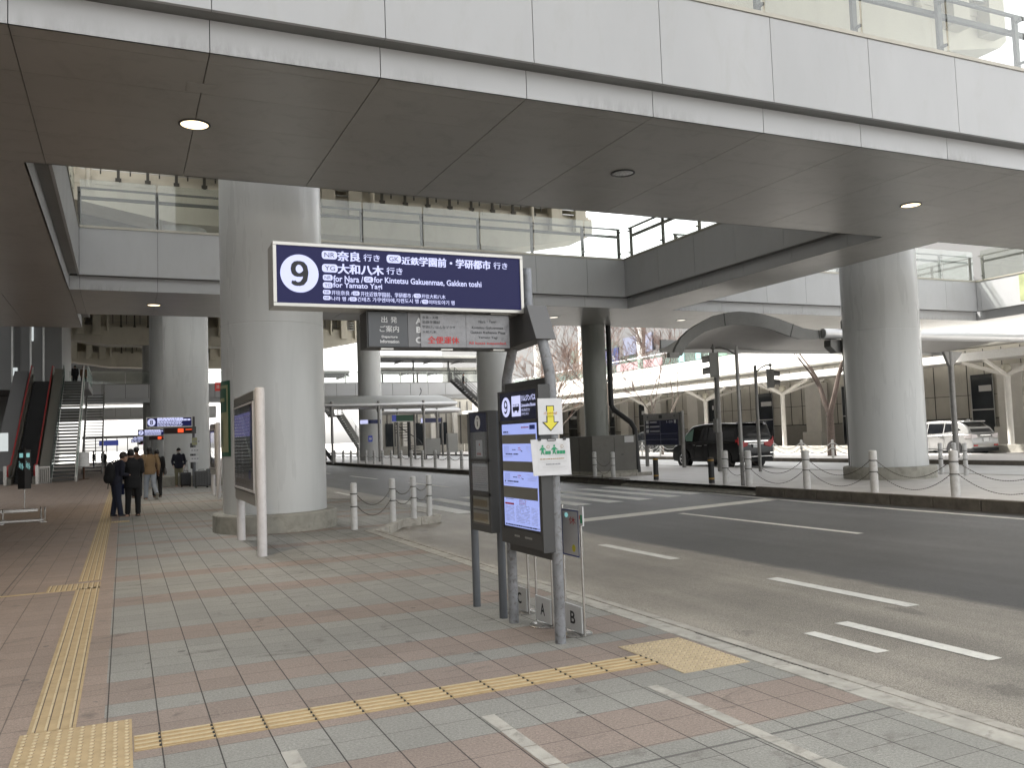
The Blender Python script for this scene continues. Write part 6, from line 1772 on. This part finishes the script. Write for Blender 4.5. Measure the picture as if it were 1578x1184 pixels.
# ================================================================ PEOPLE
def remesh(o, v=.011, sm=True):
    m = o.modifiers.new('remesh','REMESH'); m.mode = 'VOXEL'; m.voxel_size = v; m.use_smooth_shade = True
    s = o.modifiers.new('smooth','SMOOTH'); s.iterations = 3; s.factor = .5
    return o
def ring_loft(mb, rings, n=18, m=0):
    """rings: (cx,cy,cz,rx,ry) horizontal ellipses"""
    vs = []
    for cx,cy,cz,rx,ry in rings:
        for i in range(n):
            a = 2*PI*i/n; vs.append((cx+rx*math.cos(a), cy+ry*math.sin(a), cz))
    fs = [(k*n+i,k*n+(i+1)%n,(k+1)*n+(i+1)%n,(k+1)*n+i) for k in range(len(rings)-1) for i in range(n)]
    fs += [tuple(range(n-1,-1,-1)), tuple(range((len(rings)-1)*n, len(rings)*n))]
    mb.add(vs, fs, m)
def person(label, loc, face, J, H=1.65, coat='cloth_black', legs='cloth_black', hair='hair_black', coat_len=.78, mask=False, hair_long=False, cap=None, sneaker='cloth_black', woman=False, group=None, hood=False):
    """J: joints in metres at height 1.65; front is +y, right +x"""
    t = empty('person', (0,0,0), 0, label, 'person', group)
    k = H/1.65
    V = {n: Vector(p)*k for n, p in J.items() if isinstance(p, tuple)}
    bw = .9 if woman else 1.0
    body = MB()
    hip, chest, neck, head = V['hip'], V['chest'], V['neck'], V['head']
    def torso(mb, g, low):
        r = []
        mid = hip.lerp(chest,.5)
        sh = neck+Vector((0,0,-.055*k))
        for c, rx, ry in ((hip+Vector((0,0,low)),.155,.115),(hip,.165,.12),(mid,.145*bw,.105),(chest,.175*bw,.12),(chest.lerp(sh,.55),.19*bw,.115),(sh,.165*bw,.085),(neck,.06,.06)):
            r.append((c.x,c.y,c.z,(rx+g)*k,(ry+g)*k))
        ring_loft(mb, r)
    torso(body, -.02, -.06*k)
    body.tube([neck-Vector((0,0,.04)), neck.lerp(head,.6)], [.052*k,.050*k], 14)
    hd = (head-neck).normalized(); yaw = J.get('yaw', 0)
    fdir = Vector((math.sin(yaw), math.cos(yaw), J.get('pitch', 0))).normalized()
    body.ball(tuple(head), .074*k,.090*k,.112*k, n=22, k=16)
    body.ball(tuple(head+fdir*.035*k+Vector((0,0,-.055*k))), .052*k,.055*k,.055*k, n=14, k=10)
    body.ball(tuple(head+fdir*.097*k+Vector((0,0,-.018*k))), .013*k,.016*k,.024*k, n=8, k=6)
    sd = Vector((fdir.y,-fdir.x,0)).normalized()
    for s in (-1,1): body.ball(tuple(head+sd*s*.074*k+Vector((0,0,-.012))), .012*k,.020*k,.030*k, n=8, k=6)
    for S_ in ('L','R'):
        sh, el, wr = V['sh'+S_], V['el'+S_], V['wr'+S_]
        body.tube([sh, sh.lerp(el,.5), el, el.lerp(wr,.4), wr], [.048*k,.045*k,.038*k,.036*k,.025*k], 12)
        d = (V['hand'+S_]-wr).normalized() if ('hand'+S_) in V else (wr-el).normalized()
        u = d.cross(Vector((0,1,.2))).normalized(); w_ = d.cross(u).normalized()
        palm = wr+d*.045*k
        body.obox(palm, d*.045*k, u*.012*k, w_*.038*k)
        for q in range(4):
            b0 = wr+d*.085*k+w_*(-.030+.02*q)*k; L = (.062,.074,.070,.055)[q]*k
            mid = b0+d*L*.5+u*.006*k; e = b0+d*L*.85+u*.028*k
            body.tube([b0-d*.02*k, b0, mid, e], [.0095*k,.0095*k,.0085*k,.007*k], 6)
        tb_ = wr+d*.03*k+w_*.035*k; body.tube([tb_, tb_+(w_*.6+d*.6)*.03*k, tb_+(w_*.45+d*.95)*.055*k], [.012*k,.011*k,.008*k], 6)
        h_, kn, an = V['hip'+S_], V['kn'+S_], V['an'+S_]
        body.tube([h_+Vector((0,0,.03)), h_.lerp(kn,.5), kn, kn.lerp(an,.4), an], [.085*k,.075*k,.055*k,.052*k,.036*k], 14)
        f = J.get('foot'+S_, (0,1,0)); f = Vector(f).normalized()
        body.obox(an+f*.06*k+Vector((0,0,-.05*k)), f*.11*k, Vector((f.y,-f.x,0)).normalized()*.036*k, (0,0,.022*k))
    remesh(body.build('body', MT['skin'], t), .0085)
    # clothes
    c = MB(); torso(c, .020, -coat_len*.0-.10*k)
    if coat_len > .3:
        r = [(hip.x,hip.y,hip.z+.05,.185*k,.14*k),(hip.x,hip.y,hip.z-.12*k,.19*k,.145*k),(hip.x,hip.y,hip.z-coat_len*k*.5,.20*k,.15*k)]
        ring_loft(c, r)
    for S_ in ('L','R'):
        sh, el, wr = V['sh'+S_], V['el'+S_], V['wr'+S_]
        c.ball(tuple(sh), .068*k, .066*k, .066*k)
        c.tube([sh, sh.lerp(el,.5), el, el.lerp(wr,.5), wr.lerp(el,.06)], [.069*k,.064*k,.056*k,.052*k,.043*k], 14)
    c.tube([neck-Vector((0,0,.05)), neck+Vector((0,0,.03*k))], [.075*k,.068*k], 14)
    if hood: c.ball(tuple(neck+Vector((0,-.075*k,.02*k))), .10*k,.06*k,.07*k)
    remesh(c.build('coat', MT[coat], t), .012)
    g = MB()
    ring_loft(g, [(hip.x,hip.y,hip.z+.06*k,.165*k,.125*k),(hip.x,hip.y,hip.z-.09*k,.17*k,.13*k)])
    for S_ in ('L','R'):
        h_, kn, an = V['hip'+S_], V['kn'+S_], V['an'+S_]
        g.tube([h_+Vector((0,0,.03)), h_.lerp(kn,.5), kn, kn.lerp(an,.5), an+Vector((0,0,-.02))], [.098*k,.088*k,.072*k,.066*k,.062*k], 14)
    remesh(g.build('trousers', MT[legs], t), .012)
    for S_ in ('L','R'):
        an = V['an'+S_]; f = Vector(J.get('foot'+S_, (0,1,0))).normalized(); s_ = Vector((f.y,-f.x,0)).normalized(); up = s_.cross(f)
        if up.z < 0: up = -up
        m_ = MB(); m_.tube([an-f*.05*k-up*.045*k, an+f*.02*k-up*.035*k, an+f*.10*k-up*.052*k, an+f*.165*k-up*.062*k], [.040*k,.045*k,.038*k,.024*k], 10); m_.build('shoe', MT[sneaker], t)
        m_ = MB(); m_.obox(an+f*.055*k-up*.082*k, f*.125*k, s_*.042*k, up*.010*k); m_.build('sole', MT['kerb_light'] if sneaker!='cloth_black' else MT['rubber'], t, smooth=0)
    hb_ = MB(); bk = -fdir
    hb_.ball(tuple(head+bk*.016*k+Vector((0,0,.022*k))), .083*k,.098*k,.104*k, n=20, k=14)
    if hair_long: hb_.ball(tuple(head+bk*.05*k+Vector((0,0,-.06*k))), .075*k,.05*k,.12*k)
    # keep the face clear
    kept = []
    ho = hb_.build('hair', MT[hair], t)
    bm = bmesh.new(); bm.from_mesh(ho.data)
    dele = [f_ for f_ in bm.faces if ((f_.calc_center_median()-head).dot(fdir) > .045*k and (f_.calc_center_median()-head).z < .062*k)]
    bmesh.ops.delete(bm, geom=dele, context='FACES'); bm.to_mesh(ho.data); bm.free()
    eb = MB()
    for s in (-1,1): eb.ball(tuple(head+fdir*.083*k+sd*s*.030*k+Vector((0,0,.006*k))), .011*k,.008*k,.007*k, n=8, k=6)
    eb.build('eye', MT['black'], t)
    if mask:
        mm = MB(); mm.ball(tuple(head+fdir*.052*k+Vector((0,0,-.048*k))), .058*k,.056*k,.052*k, n=16, k=12); mm.build('face_mask', MT['mask_white'], t)
    else:
        mm = MB(); mm.ball(tuple(head+fdir*.083*k+Vector((0,0,-.058*k))), .022*k,.008*k,.006*k, n=8, k=6); mm.build('mouth', MT['lamp_red'] if False else MT['leather_brown'], t)
    if cap:
        cp = MB(); cp.ball(tuple(head+Vector((0,0,.035*k))), .090*k,.104*k,.088*k, n=20, k=12); cp.obox(head+fdir*.12*k+Vector((0,0,.035*k)), fdir*.05*k, sd*.065*k, (0,0,.006*k)); co_ = cp.build('cap', MT[cap], t)
        bm = bmesh.new(); bm.from_mesh(co_.data)
        bmesh.ops.delete(bm, geom=[f_ for f_ in bm.faces if (f_.calc_center_median()-head).z < .022*k], context='FACES'); bm.to_mesh(co_.data); bm.free()
    t.location = loc; t.rotation_euler = (0,0,face)
    return t, V, k
def stand_pose(**kw):
    J = dict(hip=(0,0,.88),chest=(0,.0,1.18),neck=(0,0,1.40),head=(0,.015,1.535),
        shL=(-.185,0,1.345),elL=(-.225,-.01,1.07),wrL=(-.215,.05,.84),shR=(.185,0,1.345),elR=(.225,-.01,1.07),wrR=(.215,.05,.84),
        hipL=(-.085,0,.86),knL=(-.095,.01,.46),anL=(-.10,-.01,.085),hipR=(.085,0,.86),knR=(.095,.01,.46),anR=(.10,-.01,.085))
    J.update(kw); return J
# man with backpack looking down, turned to the right
J = stand_pose(chest=(.0,.03,1.17),neck=(0,.10,1.37),head=(0,.185,1.47),pitch=-.75,shL=(-.18,.07,1.31),shR=(.18,.07,1.31),elL=(-.20,.06,1.05),wrL=(-.07,.27,1.02),elR=(.20,.06,1.05),wrR=(.07,.27,1.02),
    handL=(-.02,.34,1.05),handR=(.02,.34,1.05),knL=(-.10,.02,.46),anL=(-.12,-.04,.085),anR=(.12,.06,.085))
t, V, k = person('person in dark jacket and blue jeans bowing over a phone, black backpack', (-.16,22.8,0), math.radians(-68), J, 1.62, 'cloth_navy','denim','hair_brown', coat_len=.05, sneaker='case_black')
mb = MB(); mb.obox((0,.36,1.04),(.035,0,0),(0,.01,.06),(0,.004,-.001)); mb.v = [(v[0],v[1],v[2]) for v in mb.v]
ph = mb.build('phone', MT['black'], None, smooth=0); ph.location = t.location; ph.rotation_euler = t.rotation_euler; tag(ph, 'phone held by the person with the backpack', 'phone')
bp = MB(); bp.ball((0,-.14,1.06),.165,.12,.25, n=20, k=14); bp.ball((0,-.21,.95),.12,.08,.13)
bo = remesh(bp.build('backpack', MT['cloth_black']), .015); bo.location = t.location; bo.rotation_euler = t.rotation_euler; tag(bo, 'bulging black backpack worn by the bowing person', 'backpack')
sp_ = MB()
for s in (-1,1): sp_.tube([(s*.10,-.12,1.30),(s*.12,.02,1.375),(s*.13,.16,1.25),(s*.14,.12,1.0),(s*.13,-.08,.88)],.017,6)
sp_.tube([(.1,-.22,.86),(.11,-.24,.70)],.01,5); sp_.build('strap', MT['cloth_black'], None).parent = bo
# second person in black, back to us
J = stand_pose(chest=(0,.02,1.18),neck=(0,.07,1.385),head=(-.02,.13,1.49),pitch=-.7,shL=(-.19,.03,1.33),shR=(.19,.03,1.33),elL=(-.25,.06,1.06),wrL=(-.17,.22,.90),handL=(-.15,.28,.84),
    elR=(.23,.04,1.06),wrR=(.10,.25,1.0),handR=(.05,.32,1.0),anL=(-.11,.02,.085),anR=(.12,.0,.085),knR=(.12,.03,.46))
t, V, k = person('person in long black coat standing with back turned beside the bowing one', (.20,22.95,0), math.radians(8), J, 1.66, 'cloth_black','cloth_black','hair_black', coat_len=.42)
mb = MB(); mb.obox((-.22,.20,.66),(.02,.10,0),(-.06,.015,0),(0,0,.13)); mb.tube([(-.22,.12,.79),(-.20,.18,.92),(-.22,.27,.79)],.009,6)
o = mb.build('shoulder_bag', MT['cloth_blue']); o.location = t.location; o.rotation_euler = t.rotation_euler; tag(o, 'dark blue bag held low by the person in black', 'bag')
# walking woman in camel coat and pale jeans
J = stand_pose(chest=(0,.04,1.18),neck=(0,.06,1.40),head=(0,.08,1.53),elL=(-.23,-.05,1.08),wrL=(-.20,.10,.92),elR=(.24,-.08,1.07),wrR=(.24,-.02,.84),
    knL=(-.09,.13,.47),anL=(-.09,.18,.085),knR=(.09,-.06,.46),anR=(.10,-.38,.20),footR=(0,.75,-.65),anLr=None)
J.pop('anLr')
t, V, k = person('person walking away in short camel coat and pale jeans', (.78,30.0,0), math.radians(12), J, 1.70, 'coat_camel','jeans_pale','hair_black', coat_len=.12, hair_long=True, woman=True, sneaker='case_light')
mb = MB(); mb.ball((.23,-.02,.86),.05,.12,.11); mb.tube([(.20,.06,.95),(.12,.05,1.42),(.20,-.1,.95)],.009,5)
o = mb.build('handbag', MT['leather_brown']); o.location = t.location; o.rotation_euler = t.rotation_euler; tag(o, 'brown handbag at the hip of the person in the camel coat', 'bag')
# companion in dark beret ahead
J = stand_pose(chest=(0,.03,1.18),anL=(-.08,.14,.085),anR=(.09,-.15,.085),knL=(-.09,.08,.46))
t, V, k = person('person in a dark round hat and brown coat walking just ahead of the camel coat', (.40,31.6,0), math.radians(5), J, 1.70, 'leather_brown','cloth_black','hair_black', coat_len=.3, cap='cloth_black', woman=True)
t, V, k = person('person in black coat walking right of the camel coat with a small grey bag', (1.02,31.2,0), math.radians(2), J, 1.60, 'cloth_black','cloth_black','hair_black', coat_len=.2, woman=True)
mb = MB(); mb.ball((.26,.0,.86),.06,.10,.13); mb.tube([(.26,.05,.95),(.25,.0,1.08),(.26,-.05,.95)],.01,5)
o = mb.build('handbag', MT['case_light']); o.location = t.location; o.rotation_euler = t.rotation_euler; tag(o, 'small patterned grey bag right of the camel coat', 'bag')
# man facing us with cap and mask
J = stand_pose(elL=(-.26,-.03,1.08),wrL=(-.22,.07,.90),elR=(.26,-.03,1.08),wrR=(.22,.07,.90),anL=(-.09,.05,.085),anR=(.10,-.02,.085))
person('person facing the camera in black cap, white mask and khaki trousers beside stop eight', (2.13,39.0,0), math.radians(178), J, 1.62, 'cloth_navy','khaki','hair_black', coat_len=.06, mask=True, cap='cloth_black', sneaker='leather_brown')
# person in blue holding the tall suitcase
J = stand_pose(yaw=0,elL=(-.24,.03,1.07),wrL=(-.22,.16,.88))
person('person in blue jacket standing beside the tall grey suitcase', (3.50,37.6,0), math.radians(95), J, 1.62, 'cloth_blue','cloth_black','lettering_gray' if False else 'hair_black', coat_len=.06)
# two people on the upper landing and one on the far walkway
J = stand_pose()
person('person in black standing at the top of the stairs', (-3.15,69.5,6.29), math.radians(20), J, 1.6, 'cloth_black','cloth_black', coat_len=.1)
person('person in brown coat at the top of the stairs beside the one in black', (-2.62,70.2,6.29), math.radians(200), J, 1.6, 'leather_brown','cloth_black', hair='hair_brown', coat_len=.1)
person('person in dark clothes coming down the dark far staircase', (29.7,76.7,6.2), math.radians(-100), J, 1.62, 'cloth_black','cloth_black', coat_len=.1)
person('distant person in dark coat far down the walk', (-1.6,86,0), math.radians(170), J, 1.62, 'cloth_black','cloth_black', coat_len=.1)
person('distant person in dark coat crossing near the second staircase', (-2.6,92,0), math.radians(90), J, 1.62, 'cloth_navy','denim', coat_len=.1)

# ================================================================ LIGHT, SKY, CAMERA
W_ = bpy.data.worlds.new('World'); SC.world = W_; W_.use_nodes = True
nt = W_.node_tree; bg = nt.nodes['Background']
sky = nt.nodes.new('ShaderNodeTexSky'); sky.sky_type = 'NISHITA'; sky.sun_disc = False
SUNDIR = Vector((-.40,.45,.80)).normalized()
sky.sun_elevation = math.asin(SUNDIR.z); sky.sun_rotation = math.atan2(SUNDIR.x, SUNDIR.y)
sky.air_density = 1.0; sky.dust_density = 3.5; sky.ozone_density = 1.0
hs = nt.nodes.new('ShaderNodeHueSaturation'); hs.inputs['Saturation'].default_value = .12
nt.links.new(sky.outputs[0], hs.inputs['Color']); wm = nt.nodes.new('ShaderNodeMix'); wm.data_type = 'RGBA'; wm.blend_type = 'MULTIPLY'; wm.inputs[0].default_value = 1; wm.inputs[7].default_value = (1,.99,.97,1)
nt.links.new(hs.outputs[0], wm.inputs[6]); nt.links.new(wm.outputs[2], bg.inputs[0]); bg.inputs[1].default_value = .15
sd_ = bpy.data.lights.new('sun','SUN'); sd_.energy = 2.2; sd_.angle = math.radians(2.0); sd_.color = (1,.96,.90)
so = bpy.data.objects.new('sun', sd_); COL.objects.link(so); so.rotation_euler = (-SUNDIR).to_track_quat('-Z','Y').to_euler(); so.location = (0,0,60)

cam = bpy.data.cameras.new('camera'); co = bpy.data.objects.new('camera', cam); COL.objects.link(co)
yaw, pitch, roll = math.radians(24.4254), math.radians(3.5236), math.radians(-2.0061)
f = Vector((math.sin(yaw)*math.cos(pitch), math.cos(yaw)*math.cos(pitch), math.sin(pitch)))
r = Vector((math.cos(yaw), -math.sin(yaw), 0)); u = r.cross(f)
r2 = r*math.cos(roll)+u*math.sin(roll); u2 = -r*math.sin(roll)+u*math.cos(roll)
M = Matrix((r2, u2, -f)).transposed().to_4x4(); M.translation = (0,0,1.6)
co.matrix_world = M
cam.sensor_width = 36; cam.lens = 1323.5/1578*36; cam.clip_end = 5000; cam.clip_start = .05
SC.camera = co
SC.view_settings.view_transform = 'Standard'; SC.view_settings.look = 'None'; SC.view_settings.gamma = 1
SC.view_settings.use_curve_mapping = False; SC.view_settings.exposure = EXPO
cy = SC.cycles
cy.use_denoising = True
try: cy.denoiser = 'OPENIMAGEDENOISE'
except Exception: pass
cy.max_bounces = 8; cy.diffuse_bounces = 5; cy.glossy_bounces = 4; cy.transparent_max_bounces = 16; cy.transmission_bounces = 4
cy.caustics_reflective = False; cy.caustics_refractive = False
